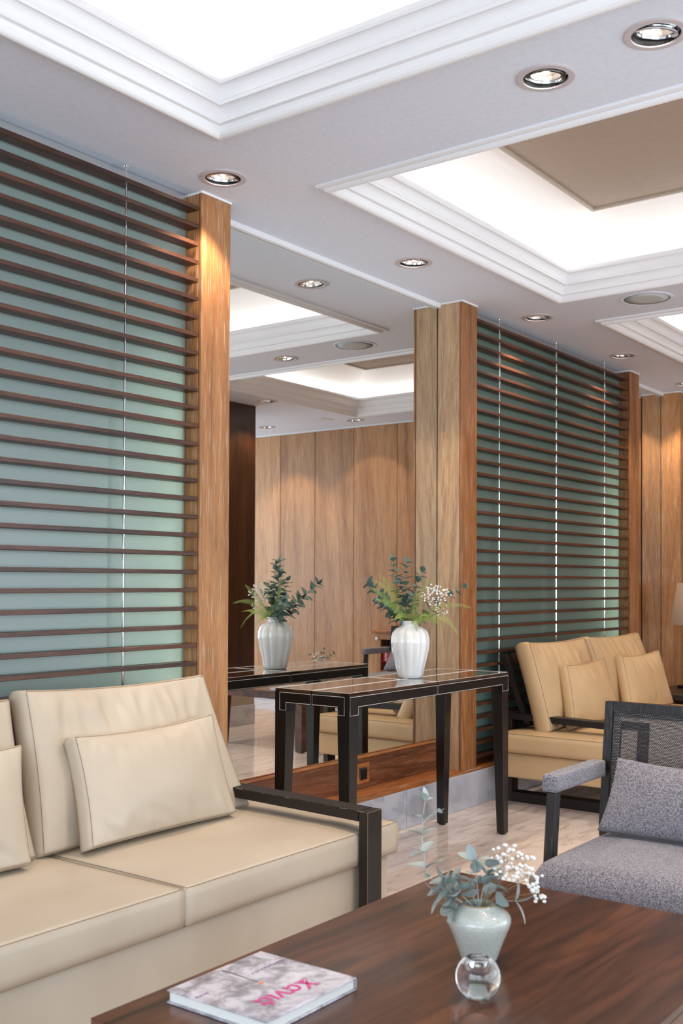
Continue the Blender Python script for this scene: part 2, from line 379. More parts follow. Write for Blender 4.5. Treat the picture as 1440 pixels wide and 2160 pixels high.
# walls
def structure(name, bm, mat, label, cat='wall', parent=None):
    return ob(name, bm, mat, parent, label, None if parent else cat, kind=None if parent else 'structure')
structure('wall_north', box(NB(), XW, XE+.3, 3.16, 3.26, 0, 3.2), MT['white_paint'], 'white wall behind the glass screens and mirrors')
ww = box(NB(), XW-.1, XW, YS-.1, 3.26, 0, .35); box(ww, XW-.1, XW, YS-.1, 3.26, 2.55, 3.2)
for ya, yb in ((YS-.1, -2.7), (-.5, -.2), (2.0, 3.16)): box(ww, XW-.1, XW, ya, yb, .35, 2.55)
structure('wall_west', ww, MT['white_paint'], 'white outer wall with two tall window openings behind the viewer')
ws = box(NB(), XW, XE+.3, YS-.1, YS, 0, .35); box(ws, XW, XE+.3, YS-.1, YS, 2.55, 3.2)
for xa, xb in ((XW, -.1), (2.1, 2.3), (4.5, 4.7), (6.9, 7.05), (8.15, XE+.3)): box(ws, xa, xb, YS-.1, YS, .35, 2.55)
structure('wall_south', ws, MT['white_paint'], 'white outer wall with four tall window openings')
structure('wall_east', box(NB(), XE+.03, XE+.13, YS-.1, 3.26, 0, 3.2), MT['dark_panel'], 'end wall clad in vertical oak panels')
we = bpy.data.objects['wall_east']
# oak cladding panels on the end wall
ys = [2.86]
seams = [2.86, 2.40, 1.92, 1.45, .975, .499, -.004, -.478, -.923, -1.40, -1.88, -2.36, -2.84, YS]
for a, c_ in zip(seams, seams[1:]):
    b = box(NB(), XE, XE+.03, c_+.0025, a-.0025, .10, C-.012, .0015)
    ob('panel', b, MT['oak_panel'], we)
b = box(NB(), XE-.012, XE+.03, YS, 2.86, 0, .10, .002); structure('baseboard_east', b, MT['marble_base'], 'low marble skirting along the oak end wall', 'baseboard')
b = box(NB(), XE-.008, XE, YS, 2.86, C-.012, C, 0); structure('trim_1', b, MT['white_paint'], 'thin white shadow trim over the oak end wall', 'trim')
for nm, pts in (('window_1', (-.1, 2.1)), ('window_2', (2.3, 4.5)), ('window_3', (4.7, 6.9)), ('window_added', (7.05, 8.15))):  # narrow last window is unseen, added to spread daylight along the room
    wt = thing(nm, {'window_1': 'tall framed window in the south wall, nearest the viewer', 'window_2': 'tall framed window in the south wall, second from the viewer', 'window_3': 'tall framed window in the south wall behind the dark column', 'window_added': 'added narrow framed window in the south wall, to bring light near the oak end wall'}[nm], 'window', (pts[0], YS, .35), kind='structure')
    b = NB(); xa, xb = pts
    for (a, c_, z0, z1) in ((xa, xa+.05, .35, 2.55), (xb-.05, xb, .35, 2.55), (xa+.05, xb-.05, .35, .4), (xa+.05, xb-.05, 2.5, 2.55), ((xa+xb)/2-.025, (xa+xb)/2+.025, .4, 2.5)):
        box(b, a, c_, YS-.09, YS-.03, z0, z1)
    ob('window_frame', b, MT['window_frame'], wt)
for nm, pts in (('window_4', (-2.7, -.5)), ('window_5', (-.2, 2.0))):
    wt = thing(nm, {'window_4': 'tall framed window in the west wall, on the south side', 'window_5': 'tall framed window in the west wall, on the sofa side'}[nm], 'window', (XW, pts[0], .35), kind='structure')
    b = NB(); xa, xb = pts
    for (a, c_, z0, z1) in ((xa, xa+.05, .35, 2.55), (xb-.05, xb, .35, 2.55), (xa+.05, xb-.05, .35, .4), (xa+.05, xb-.05, 2.5, 2.55), ((xa+xb)/2-.025, (xa+xb)/2+.025, .4, 2.5)):
        box(b, XW-.09, XW-.03, a, c_, z0, z1)
    ob('window_frame', b, MT['window_frame'], wt)

# ------------------------------------------------------------------ ceiling with coffers
COFF = [(.573, 2.653), (3.183, 5.2656), (5.778, 7.806)]
CY0, CY1 = .42, 2.51
DOWN = [(1.62, 2.742), (2.923, 2.742), (4.229, 2.742), (5.523, 2.745), (6.776, 2.75), (8.0, 2.745), (2.905, 1.419), (2.851, 1.062), (5.543, 1.477), (5.52, .26), (6.765, .265), (8.03, .247), (7.90, -.72), (8.05, 1.49), (2.90, .0), (4.2, .2)]
SPK = (5.488, 2.095, .115)
ce = thing('ceiling', 'white plaster ceiling with three lit square coffers', 'ceiling', (0, 0, C), kind='structure')
ci = .012
loops = [[(XW, YS), (XE+.03, YS), (XE+.03, 3.16), (XW, 3.16)]]
for a, c_ in COFF: loops.append([(a+ci, CY0+ci), (a+ci, CY1-ci), (c_-ci, CY1-ci), (c_-ci, CY0+ci)])
for x, y in DOWN: loops.append([(x+.068*math.cos(-2*PI*k/16), y+.068*math.sin(-2*PI*k/16)) for k in range(16)])
b = NB(); flat = [Vector((x, y, C)) for lp in loops for x, y in lp]
tri = tessellate_polygon([[Vector((x, y, 0)) for x, y in lp] for lp in loops])
vv = [b.verts.new(p) for p in flat]
for t in tri:
    try:
        f_ = b.faces.new([vv[i] for i in t])
    except ValueError: pass
b.normal_update()
for f_ in b.faces:
    if f_.normal.z > 0: f_.normal_flip()
ob('plaster', b, MT['ceiling_paint'], ce, keep=True)
# moulding profile: (inset from the outer edge, height over the ceiling)
def bead(s0, s1, drop, n=7, z0=0):
    return [(s0+(s1-s0)*(.5-.5*math.cos(PI*i/n)), z0-drop*math.sin(PI*i/n)) for i in range(n+1)]
def covec(s0, s1, z0, z1, n=6): return [(s0+(s1-s0)*(1-math.cos(PI/2*k/n)), z0+(z1-z0)*math.sin(PI/2*k/n)) for k in range(n+1)]
PROF = [(0, 0), (0, -.009), (.015, -.012), (.020, -.003)] + bead(.020, .056, .023, 8, -.003) + [(.060, .006), (.074, .008)] + covec(.074, .102, .010, .050) + [(.102, .048), (.107, .048), (.109, .053), (.109, .059)] + covec(.111, .137, .060, .098) + [(.137, .096), (.141, .097), (.146, .104), (.146, .118), (.130, .118), (.130, .105), (-.02, .105)]
COVE = [(-.05, .10)] + [(-.05+.40*(i/10)**1.0, .10+.235*math.sin(PI/2*i/10)) for i in range(1, 11)]
def frame_sweep(bm, x0, x1, y0, y1, prof, z):
    rings = []
    for s, h in prof:
        rings.append([bm.verts.new(p) for p in ((x0+s, y0+s, z+h), (x1-s, y0+s, z+h), (x1-s, y1-s, z+h), (x0+s, y1-s, z+h))])
    for a, c_ in zip(rings, rings[1:]):
        for k in range(4): bm.faces.new((a[k], a[(k+1) % 4], c_[(k+1) % 4], c_[k]))
    return rings
for a, c_ in COFF:
    b = NB(); frame_sweep(b, a, c_, CY0, CY1, PROF, C); ob('moulding', b, MT['moulding'], ce, smooth=False)
    b = NB(); rg = frame_sweep(b, a, c_, CY0, CY1, COVE, C); b.faces.new(rg[-1]); o = ob('cove', b, MT['cove_paint'], ce, smooth=False)
    pz = C+.305; s = .365
    b = box(NB(), a+s+.015, c_-s-.015, CY0+s+.015, CY1-s-.015, pz+.012, pz+.03); ob('ceiling_panel', b, MT['beige_panel'], ce)
    b = NB(); frame_sweep(b, a+s-.003, c_-s+.003, CY0+s-.003, CY1-s+.003, [(0, .03), (0, .004), (.004, 0), (.014, 0), (.018, .004), (.018, .03)], pz); ob('panel_frame', b, MT['panel_frame'], ce)
    lx, ly = (c_-a)-.12, (CY1-CY0)-.12
    for (x, y, rz, L) in ((a+.06, (CY0+CY1)/2, 0, ly), (c_-.06, (CY0+CY1)/2, 0, ly)):
        area('cove_light', (x, y, C+.125), (PI, 0, 0), .05, L, COVE_W, COVEC)
    for (x, y) in (((a+c_)/2, CY0+.06), ((a+c_)/2, CY1-.06)):
        area('cove_light', (x, y, C+.125), (PI, 0, 0), lx-.1, .05, COVE_W, COVEC)
b = NB(); lathe(b, [(SPK[2]+.022, 0), (SPK[2]+.022, -.004), (SPK[2]+.006, -.005), (SPK[2]+.004, -.003)], SPK[0], SPK[1], C, 40)
sp = thing('ceiling_speaker', 'round grey grille speaker set in the ceiling between two coffers', 'speaker', (SPK[0], SPK[1], C-.006))
ob('speaker_ring', b, MT['ceiling_paint'], sp)
b = lathe(NB(), [(SPK[2]+.004, -.0025), (SPK[2]*.6, -.006), (.0001, -.007)], SPK[0], SPK[1], C, 40, cap0=True); ob('grille', b, MT['speaker'], sp, smooth=True)
b = box(NB(), 7.72, 7.90, -.02, .1, C-.004, C+.002, .001); ob('ceiling_hatch', b, MT['white_paint'], None, 'small flat white hatch in the ceiling near the end wall', 'hatch')

# downlights
DL_LAB = ['recessed downlight nearest the viewer, over the first sofa', 'recessed downlight in front of the first oak pillar by the slatted screen', 'recessed downlight over the console table, beside the middle coffer', 'recessed downlight above the left end of the far slatted screen',
          'recessed downlight above the right end of the far slatted screen', 'recessed downlight over the table lamp in the far corner', 'brightest recessed downlight between the near and middle coffers', 'tilted recessed downlight in the top right corner of the photo',
          'recessed downlight between middle and far coffers beside the speaker, seen in the mirror', 'recessed downlight at the south corner of the middle coffer', 'recessed downlight in front of the dark column, seen in the mirror', 'recessed downlight over the wall cabinet, seen in the mirror',
          'recessed downlight farthest along the oak end wall, seen in the mirror', 'recessed downlight between far coffer and end wall', 'recessed downlight between near and middle coffers, over the room side', 'recessed downlight south of the middle coffer']
def downlight(i, x, y):
    t = thing('downlight', DL_LAB[i], 'ceiling light', (x, y, C-.004), 'recessed halogen downlights in the ceiling')
    b = lathe(NB(), [(.066, .002), (.088, .001), (.088, -.003), (.084, -.005), (.067, -.005), (.066, .02)], x, y, C, 32, cap0=False); ob('trim_ring', b, MT['ring'], t)
    b = lathe(NB(), [(.066, .02), (.0655, -.001), (.062, .006), (.062, .03), (.066, .03)], x, y, C, 32, cap0=False); ob('housing', b, MT['black'], t)
    ti = Matrix.Rotation({7: .24, 6: .12}.get(i, .10), 3, Vector((.8, -.6, 0)))
    b = lathe(NB(), [(.060, -.002), (.060, -.005), (.050, -.005), (.048, .004), (.060, .004)], x, y, C+.004, 32, cap0=False, tilt=ti); ob('gimbal_ring', b, MT['chrome'], t)
    b = lathe(NB(), [(.0445, .001), (.040, .012), (.030, .026), (.014, .036), (.0005, .038)], x, y, C+.004, 24, cap0=False, tilt=ti); ob('reflector', b, MT['reflector'], t)
    b = lathe(NB(), [(.049, .004), (.0445, .002), (.0445, .010), (.049, .010)], x, y, C+.004, 24, cap0=False, tilt=ti); ob('inner_ring', b, MT['black'], t)
    c0 = ti @ Vector((0, 0, .014)); b = NB(); bmesh.ops.create_icosphere(b, subdivisions=2, radius=.0130, matrix=Matrix.Translation((x+c0.x, y+c0.y, C+.006+c0.z))); ob('bulb', b, MT['bulb'], t, smooth=True)
    l = bpy.data.lights.new('lamp', 'SPOT'); l.energy = SPOT_W; l.color = WARM; l.spot_size = math.radians(102); l.spot_blend = .45; l.shadow_soft_size = .02
    o = bpy.data.objects.new('lamp', l); COL.objects.link(o); o.parent = t; o.location = (0, 0, -.012)
for i, (x, y) in enumerate(DOWN): downlight(i, x, y)
# ------------------------------------------------------------------ north wall: pillars, plinth, screens, mirrors
bs = thing('baseboard_north', 'polished grey marble plinth along the screen wall', 'baseboard', (0, PF, 0), kind='structure')
xs = [XW, -.4, .8, 2.05, 3.2, 4.42, 5.72, 7.0, XE]
for a, c_ in zip(xs, xs[1:]):
    b = box(NB(), a+.0008, c_-.0008, PF, 3.15, 0, H0-.018, .006, 2); ob('marble_block', b, MT['marble_base'], bs)
b = box(NB(), XW, XE, PF+.004, 3.15, H0-.018, H0); structure('trim_2', b, MT['oak_orange'], 'narrow oak sill board on top of the marble plinth', 'trim')
def pillar(x0, x1, label, front, side):
    t = thing('wooden_pillar', label, 'pillar', ((x0+x1)/2, PF, H0), 'oak pillars on the screen wall')
    b = box(NB(), x0, x1, PF, PF+.0125, H0, C-.008, .0012); ob('front_board', b, MT[front], t)
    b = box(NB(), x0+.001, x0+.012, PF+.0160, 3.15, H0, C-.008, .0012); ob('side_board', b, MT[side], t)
    b = box(NB(), x1-.012, x1-.001, PF+.0160, 3.15, H0, C-.008, .0012); ob('side_board', b, MT['oak'], t)
    b = box(NB(), x0+.0125, x1-.0125, PF+.013, 3.15, H0, C-.008); ob('core', b, MT['black'], t)
    for xs_ in (x0+.0015, x1-.0075):
        b = box(NB(), xs_, xs_+.006, PF+.0126, PF+.0155, H0, C-.008); ob('shadow_groove', b, MT['black'], t)
    b = box(NB(), x0-.003, x1+.003, PF-.003, PF+.007, C-.008, C, 0); box(b, x0, x1, PF+.0072, 3.15, C-.0078, C); ob('ceiling_trim', b, MT['white'], t)
    return t
pillar(.64, .80, 'oak pillar behind the first sofa, outside the left edge of the photo', 'oak', 'oak')
pillar(2.97, 3.133, 'oak pillar left of the mirror, between slatted screen and mirror, lit by a downlight', 'oak', 'oak')
pillar(4.94, 5.10, 'oak pillar right of the mirror, beside the console table end', 'oak_shaded', 'oak_lit')
pillar(7.27, 7.4365, 'farthest slim oak pillar, at the right end of the far slatted screen', 'oak_shaded', 'oak_shaded')
# end wall pilaster
t = thing('wooden_pilaster', 'shallow oak pilaster in the far corner at the end wall, behind the lamp', 'pillar', (8.30, PF, H0))
b = box(NB(), 8.285, 8.3, PF, 3.15, H0, C-.008, .0012); ob('front_board', b, MT['oak'], t)
b = box(NB(), 8.3, XE, PF, PF+.012, H0, C-.008, .0012); ob('side_board', b, MT['oak'], t)
b = box(NB(), 8.280, XE, PF-.004, 3.15, C-.008, C); ob('ceiling_trim', b, MT['white'], t)
# mirrors
def mirror(x0, x1, label, kick=.148):
    t = thing('wall_mirror', label, 'mirror', ((x0+x1)/2, MIR, H0))
    z0 = H0+kick+.012
    b = box(NB(), x0, x1, MIR, MIR+.006, z0, C-.026); ob('glass', b, MT['mirror'], t)
    b = box(NB(), x0, x1, MIR+.007, 3.15, H0, C-.026); ob('backing', b, MT['black'], t)
    for xs_ in (x0, x1-.003):
        b = box(NB(), xs_, xs_+.003, MIR-.002, MIR-.0004, z0, C-.026); ob('edge_seal', b, MT['black'], t)
    b = box(NB(), x0, x1, MIR-.022, MIR+.006, C-.024, C, .002); ob('top_trim', b, MT['moulding'], t)
    b = box(NB(), x0, x1, MIR-.022, MIR, H0, H0+kick-.001, .001); ob('kick_panel', b, MT['oak_red'], t)
    b = box(NB(), x0, x1, MIR-.024, MIR+.004, H0+kick, H0+kick+.010, .002); ob('edge_strip', b, MT['oak_orange'], t)
    b = box(NB(), x0, x1, PF+.002, MIR-.022, H0, H0+.0025); ob('sill', b, MT['oak_orange'], t)
    return t
mirror(3.133, 4.94, 'large wall mirror between the oak pillars behind the console table')
mirror(7.4365, 8.285, 'narrow wall mirror in the far corner beside the last pillar')
# socket
sx = 4.222; t = thing('power_socket', 'black power socket in a square oak plate on the kick panel under the mirror', 'socket', (sx, MIR-.022, .25))
b = box(NB(), sx-.052, sx+.052, MIR-.030, MIR-.0225, .235, .33, .0015); ob('plate', b, MT['oak_orange'], t)
b = box(NB(), sx-.03, sx+.028, MIR-.036, MIR-.030, .252, .312, .002); ob('socket_insert', b, MT['black_gloss'], t)
for dx_ in (-.012, .010):
    b = lathe(NB(), [(.004, 0), (.004, .002)], 0, 0, 0, 10, cap1=True, tilt=Matrix.Rotation(PI/2, 3, 'X')); bmesh.ops.translate(b, verts=b.verts[:], vec=(sx+dx_, MIR-.036, .282)); ob('pin_hole', b, MT['black'], t)
# slatted screens
def screen(x0, x1, rods, gmat, label, llabel):
    x0 += .0015; x1 -= .0015
    t = thing('slatted_screen', label, 'screen', ((x0+x1)/2, PF, H0))
    for k in range(-13, 22):
        zt = 1.177+.07*k; w = random.uniform(-.0006, .0006)
        b = box(NB(), x0+.004, x1-.004, PF+.010, PF+.066, zt-.0155+w, zt+w, .0012); ob('slat', b, MT['walnut_slat'], t)
    for x in rods:
        b = NB(); tube(b, [(x, PF+.040, H0), (x, PF+.040, C-.002)], .0042, 8); r_ = ob('rod', b, MT['chrome'], t)
        b = lathe(NB(), [(.010, 0), (.010, .004)], x, PF+.040, C-.0045, 12, cap1=True); ob('rod_cap', b, MT['chrome'], r_)
        b = NB()
        for k in range(-13, 22): lathe(b, [(.0050, 0), (.0050, .012)], x, PF+.040, 1.177+.07*k-.0155-.0125, 8, cap1=True)
        ob('spacer', b, MT['chrome'], r_, kind='stuff')
    b = box(NB(), x0+.001, x1-.001, 2.978, 2.986, H0+.02, C-.03); ob('glass_pane', b, gmat, t)
    b = box(NB(), x0, x1, 2.974, 2.990, C-.03, C-.004, .001); ob('top_channel', b, MT['steel'], t)
    b = box(NB(), x0, x1, 2.974, 2.990, H0, H0+.02, .001); ob('bottom_channel', b, MT['oak_red'], t)
    b = box(NB(), x1-.0005-.012, x1-.0005, 2.988, 3.15, H0, C-.004); ob('light_reveal', b, MT['white'], t)
    # vertical strip light hidden in the cavity behind the glass
    area('screen_backlight', (x1-.045, 3.11, 1.12), (math.radians(-90), 0, 0), .03, 1.7, BACK_W, (1, 1, .94))
    return t
screen(.80, 2.97, [1.98, 1.25, 2.622][::1], MT['frost'], 'near slatted walnut screen before blue-grey frosted glass, behind the first sofa', '')
screen(5.10, 7.27, [5.428, 6.165, 6.913], MT['frost2'], 'far slatted walnut screen before green frosted glass, behind the second sofa', '')
# dark column out in the room (seen in the mirror)
t = thing('wooden_column', 'dark stained wood column with a marble foot, seen at the left in the mirror', 'column', (6.4, -.4, 0))
b = box(NB(), 5.9, 6.905, -.80, .02, .30, C-.001, .003); ob('shaft', b, MT['dark_panel'], t)
b = box(NB(), 5.9, 6.905, -.80, .02, .165, .30, .002); ob('base_band', b, MT['beige_panel'], t)
b = box(NB(), 5.895, 6.91, -.805, .025, 0, .165, .004); ob('marble_foot', b, MT['marble_base'], t)

# ------------------------------------------------------------------ cushions
def sstep(a, b_, x):
    t_ = max(0, min(1, (x-a)/(b_-a))); return t_*t_*(3-2*t_)
def quad_cushion(name, BL, BR, TL, TR, T, mat, parent=None, puff=.02, puffb=None, seed=0, wr=.006, sag=.010, n=34, nn=None, pipe=MT['piping'], pr_=.0010, wtop=1.0, wbot=.6, flatb=False, ge=2.6, gb=.16, **tags):
    BL, BR, TL, TR = map(Vector, (BL, BR, TL, TR)); U = (BR-BL).normalized(); V = (TL-BL).normalized()
    N = U.cross(V).normalized() if nn is None else Vector(nn)       # points out of the front face
    puffb = puff if puffb is None else puffb
    w_ = (BR-BL).length; h_ = (TL-BL).length
    def P(u, v, w):
        p = BL.lerp(BR, u).lerp(TL.lerp(TR, u), v)
        su, sv = 4*u*(1-u), 4*v*(1-v)
        # outline pulls in between the pointed corners
        p = p + V*(-sag*su*(1 if v > .5 else -.3)*abs(2*v-1)**2) + U*(-sag*.8*sv*(1 if u > .5 else -1)*abs(2*u-1)**2)
        g = (1-abs(2*u-1)**ge)*(1-abs(2*v-1)**ge)
        d = N*(-T*w)
        q = Vector((u*w_*9+seed*3.1, v*h_*3+seed, seed*1.7))
        near_top = sstep(.45, 1, v); near_bot = sstep(.35, 0, v); side = sstep(.22, 0, min(u, 1-u))
        cr = noise.noise(Vector((u*w_*26+seed, v*h_*4.0+seed*2, .3*seed)))
        crk = -max(0, abs(cr)-.0)*1.4+.35
        big = noise.noise(Vector((u*w_*6+seed*5, v*h_*6-seed, 1.3)))
        diag = noise.noise(Vector(((u*w_+v*h_)*13+seed, (u*w_-v*h_)*3.5, seed)))
        edge = min(1, 7*min(u, 1-u, v, 1-v))
        wv_ = wr*edge*(wtop*near_top*crk*1.3+wbot*near_bot*(-abs(diag)*1.8+.4)+.55*big+.5*side*(-abs(diag)+.3))
        if w < .5: d += N*(puff*g+wv_)
        else: d -= N*(puffb*g-wv_*.4)
        return p+d
    bm = NB(); m = 4
    def gus(i, j, w):     # rounded gusset
        u, v = i/n, j/n; bu = T*gb*math.sin(PI*w)
        p = P(u, v, 0).lerp(P(u, v, 1), w)
        if i == 0: p -= U*bu
        if i == n: p += U*bu
        if j == 0: p -= V*bu*.4
        if j == n: p += V*bu
        return p
    F = [[bm.verts.new(P(i/n, j/n, 0)) for j in range(n+1)] for i in range(n+1)]
    Bk = [[bm.verts.new(P(i/n, j/n, 1)) for j in range(n+1)] for i in range(n+1)]
    for i in range(n):
        for j in range(n):
            bm.faces.new((F[i][j], F[i+1][j], F[i+1][j+1], F[i][j+1])); bm.faces.new((Bk[i][j], Bk[i][j+1], Bk[i+1][j+1], Bk[i+1][j]))
    per = [(i, 0) for i in range(n)]+[(n, j) for j in range(n)]+[(i, n) for i in range(n, 0, -1)]+[(0, j) for j in range(n, 0, -1)]
    prev = [F[i][j] for i, j in per]
    for k in range(1, m+1):
        cur = [Bk[i][j] if k == m else bm.verts.new(gus(i, j, k/m)) for i, j in per]
        for a in range(len(per)):
            c_ = (a+1) % len(per); bm.faces.new((prev[a], prev[c_], cur[c_], cur[a]))
        prev = cur
    loop = [F[i][j].co.copy() for i, j in per]; loopb = [Bk[i][j].co.copy() for i, j in per]
    o = ob(name, bm, mat, parent, smooth=True, **tags)
    if pipe:
        b = NB(); tube(b, loop, pr_, 5, closed=True); tube(b, loopb, pr_, 5, closed=True); ob('piping', b, pipe, o, smooth=True)
    return o

# ------------------------------------------------------------------ sofas
SOFA_X0 = 1.08
def sofa(dx, mat, label, pipe, seed, zb=.155):
    X0 = SOFA_X0+dx; t = thing('sofa', label, 'sofa', (X0+.97, 2.42, 0), 'two seat leather sofas with dark sled frames')
    x1 = X0+1.94; xm = X0+.95
    b = box(NB(), X0+.012, x1-.012, 2.045, 2.80, zb, .288, .016, 3); ob('seat_base', b, mat, t, smooth=True)
    for xa, xb, s in ((X0-.01, xm-.004, 1), (xm+.010, x1+.014, 2)):
        quad_cushion('seat_cushion', (xa, 2.028, .393), (xb, 2.028, .393), (xa, 2.80, .393), (xb, 2.80, .393), .101, mat, t, puff=.014, puffb=.002, seed=seed+s, wr=.005, sag=.006, n=40, ge=4, gb=.08, nn=(0, 0, 1), pipe=pipe, wtop=0, wbot=.3)
    for fx in (X0+.135, x1-.135-.08):
        a = fx; c_ = fx+.08
        def zs(y): return .467+(y-1.987)*.022
        fr = thing('arm_frame', None, None, (fx+.04, 2.4, 0)); fr.parent = t; fr.location = Vector(fr.location)-Vector(t.location)
        b = NB(); box(b, a, c_, 1.987, 2.023, .0, zs(1.99), .0025, 1); ob('front_post', b, MT['ebony_frame'], fr)
        b = NB(); prism(b, [(2.0235, zs(2.023)-.034), (2.0235, zs(2.023)), (2.84, zs(2.84)), (2.84, zs(2.84)-.034)], a, c_, 'X', .002); ob('arm_rail', b, MT['ebony_frame'], fr)
        b = NB(); box(b, a, c_, 2.0235, 2.80, 0, .055, .002); ob('floor_rail', b, MT['ebony_frame'], fr)
        b = NB(); box(b, a, c_, 2.801, 2.84, 0, zs(2.84)-.035, .002); ob('rear_post', b, MT['ebony_frame'], fr)
        b = NB(); prism(b, [(2.70, .43), (2.735, .43), (2.885, .80), (2.85, .80)], a+.022, c_-.022, 'X', .002); ob('back_post', b, MT['ebony_frame'], fr)
    b = NB(); prism(b, [(2.838, .74), (2.862, .735), (2.885, .80), (2.861, .805)], X0+.24, x1-.24, 'X', .002); ob('back_rail', b, MT['ebony_frame'], t)
    return t
def scuffs():
    rnd = random.Random(5); b = NB(); y = 2.0
    while y < 2.75:
        L = rnd.choice((.002, .003, .008, .016, .03)); z = .467+(y-1.987)*.022; w = rnd.uniform(.0006, .0014)
        prism(b, [(y, z-.0004-w), (y+L, z-.0004-w*.7), (y+L, z+.0003), (y, z+.0003)], 2.8044, 2.8058, 'X'); y += L+rnd.uniform(.01, .09)
    box(b, 2.8046, 2.8056, 1.9866, 1.9876, .15, .465); box(b, 2.806, 2.884, 1.9866, 1.9874, .4652, .4662)
    return b
s1 = sofa(0, MT['leather'], 'cream leather two seat sofa with dark wood sled frame, nearest at the left', MT['piping'], 3, .09)
s2 = sofa(4.105, MT['leather_tan'], 'tan leather two seat sofa in front of the far slatted screen', MT['piping_dark'], 11)
def backc(parent, xl, xr, xbl, xbr, seed, mat, pipe, zt=.866, yb=2.55, yt=2.72, wr=.020):
    return quad_cushion('back_cushion', (xbl, yb, .412), (xbr, yb, .412), (xl, yt, zt), (xr, yt, zt-.004), .095, mat, parent, puff=.034, puffb=.006, seed=seed, wr=wr, sag=.013, pipe=pipe, n=44, wtop=1.5, wbot=.5)
for c_ in s1.children:
    if c_.name.startswith('arm_frame') and c_.location.x > .5: ob('scuff_marks', scuffs(), MT['stem_brown'], c_, label='pale worn scuff marks along the arm edge', kind='stuff')
backc(s1, 2.045, 2.812, 1.985, 2.87, 1.3, MT['leather'], MT['piping'])
backc(s1, 1.16, 1.985, 1.10, 1.955, 4.7, MT['leather'], MT['piping'], zt=.848)
backc(s2, 5.375, 6.10, 5.30, 6.12, 8.1, MT['leather_tan'], MT['piping_dark'], zt=.874)
backc(s2, 6.17, 6.97, 6.14, 7.03, 6.4, MT['leather_tan'], MT['piping_dark'], zt=.874)
def pillow(xl, xr, xbl, xbr, zt, seed, mat, pipe, label, yb=2.455, yt=2.585, T=.062, wr=.016, puff=.046, tr=0):
    return quad_cushion('throw_pillow', (xbl, yb, .428), (xbr, yb, .428), (xl, yt, zt), (xr, yt, zt+tr), T, mat, None, puff=puff, puffb=.003, seed=seed, wr=wr, sag=.014, n=44, pipe=pipe, wtop=.9, wbot=1.4, label=label, cat='cushion', group='leather throw pillows on the sofas')
pillow(2.124, 2.719, 2.085, 2.70, .730, 2.2, MT['leather'], MT['piping'], 'cream leather pillow in the right corner of the nearest sofa', tr=.012)
pillow(1.32, 1.93, 1.27, 1.868, .728, 9.2, MT['leather'], MT['piping'], 'cream leather pillow cut by the left edge of the photo')
pillow(5.568, 6.09, 5.40, 6.02, .742, 5.5, MT['leather_tan'], MT['piping_dark'], 'tan leather pillow on the left seat of the far sofa', tr=.014)
pillow(6.36, 6.99, 6.20, 6.90, .752, 7.7, MT['leather_tan'], MT['piping_dark'], 'tan leather pillow on the right seat of the far sofa', tr=.004)

# ------------------------------------------------------------------ tables
def legm(bm, x, y, s0, s1, z1, ox, oy):
    """tapered leg whose outer faces stay upright; ox, oy = outward signs"""
    top = []; bot = []
    for (sx_, sy_) in ((0, 0), (1, 0), (1, 1), (0, 1)):
        top.append(bm.verts.new((x-ox*s0*sx_, y-oy*s0*sy_, z1))); bot.append(bm.verts.new((x-ox*s1*sx_, y-oy*s1*sy_, .006)))
    bm.faces.new(top); bm.faces.new(bot[::-1])
    for k in range(4): bm.faces.new((bot[k], bot[(k+1) % 4], top[(k+1) % 4], top[k]))
    bmesh.ops.bevel(bm, geom=bm.edges[:], offset=.0015, segments=1, affect='EDGES')
    box(bm, min(x-ox*s1*.8, x-ox*s1*.2), max(x-ox*s1*.8, x-ox*s1*.2), min(y-oy*s1*.8, y-oy*s1*.2), max(y-oy*s1*.8, y-oy*s1*.2), 0, .0062)
    return bm
def lshape(u0, u1, drop_at, z0, z1, zd, dw):
    """apron panel outline in (u, z) with a drop at one end"""
    if drop_at == 'lo': return [(u0, zd), (u0+dw, zd), (u0+dw, z0), (u1, z0), (u1, z1), (u0, z1)]
    return [(u0, z0), (u1-dw, z0), (u1-dw, zd), (u1, zd), (u1, z1), (u0, z1)]
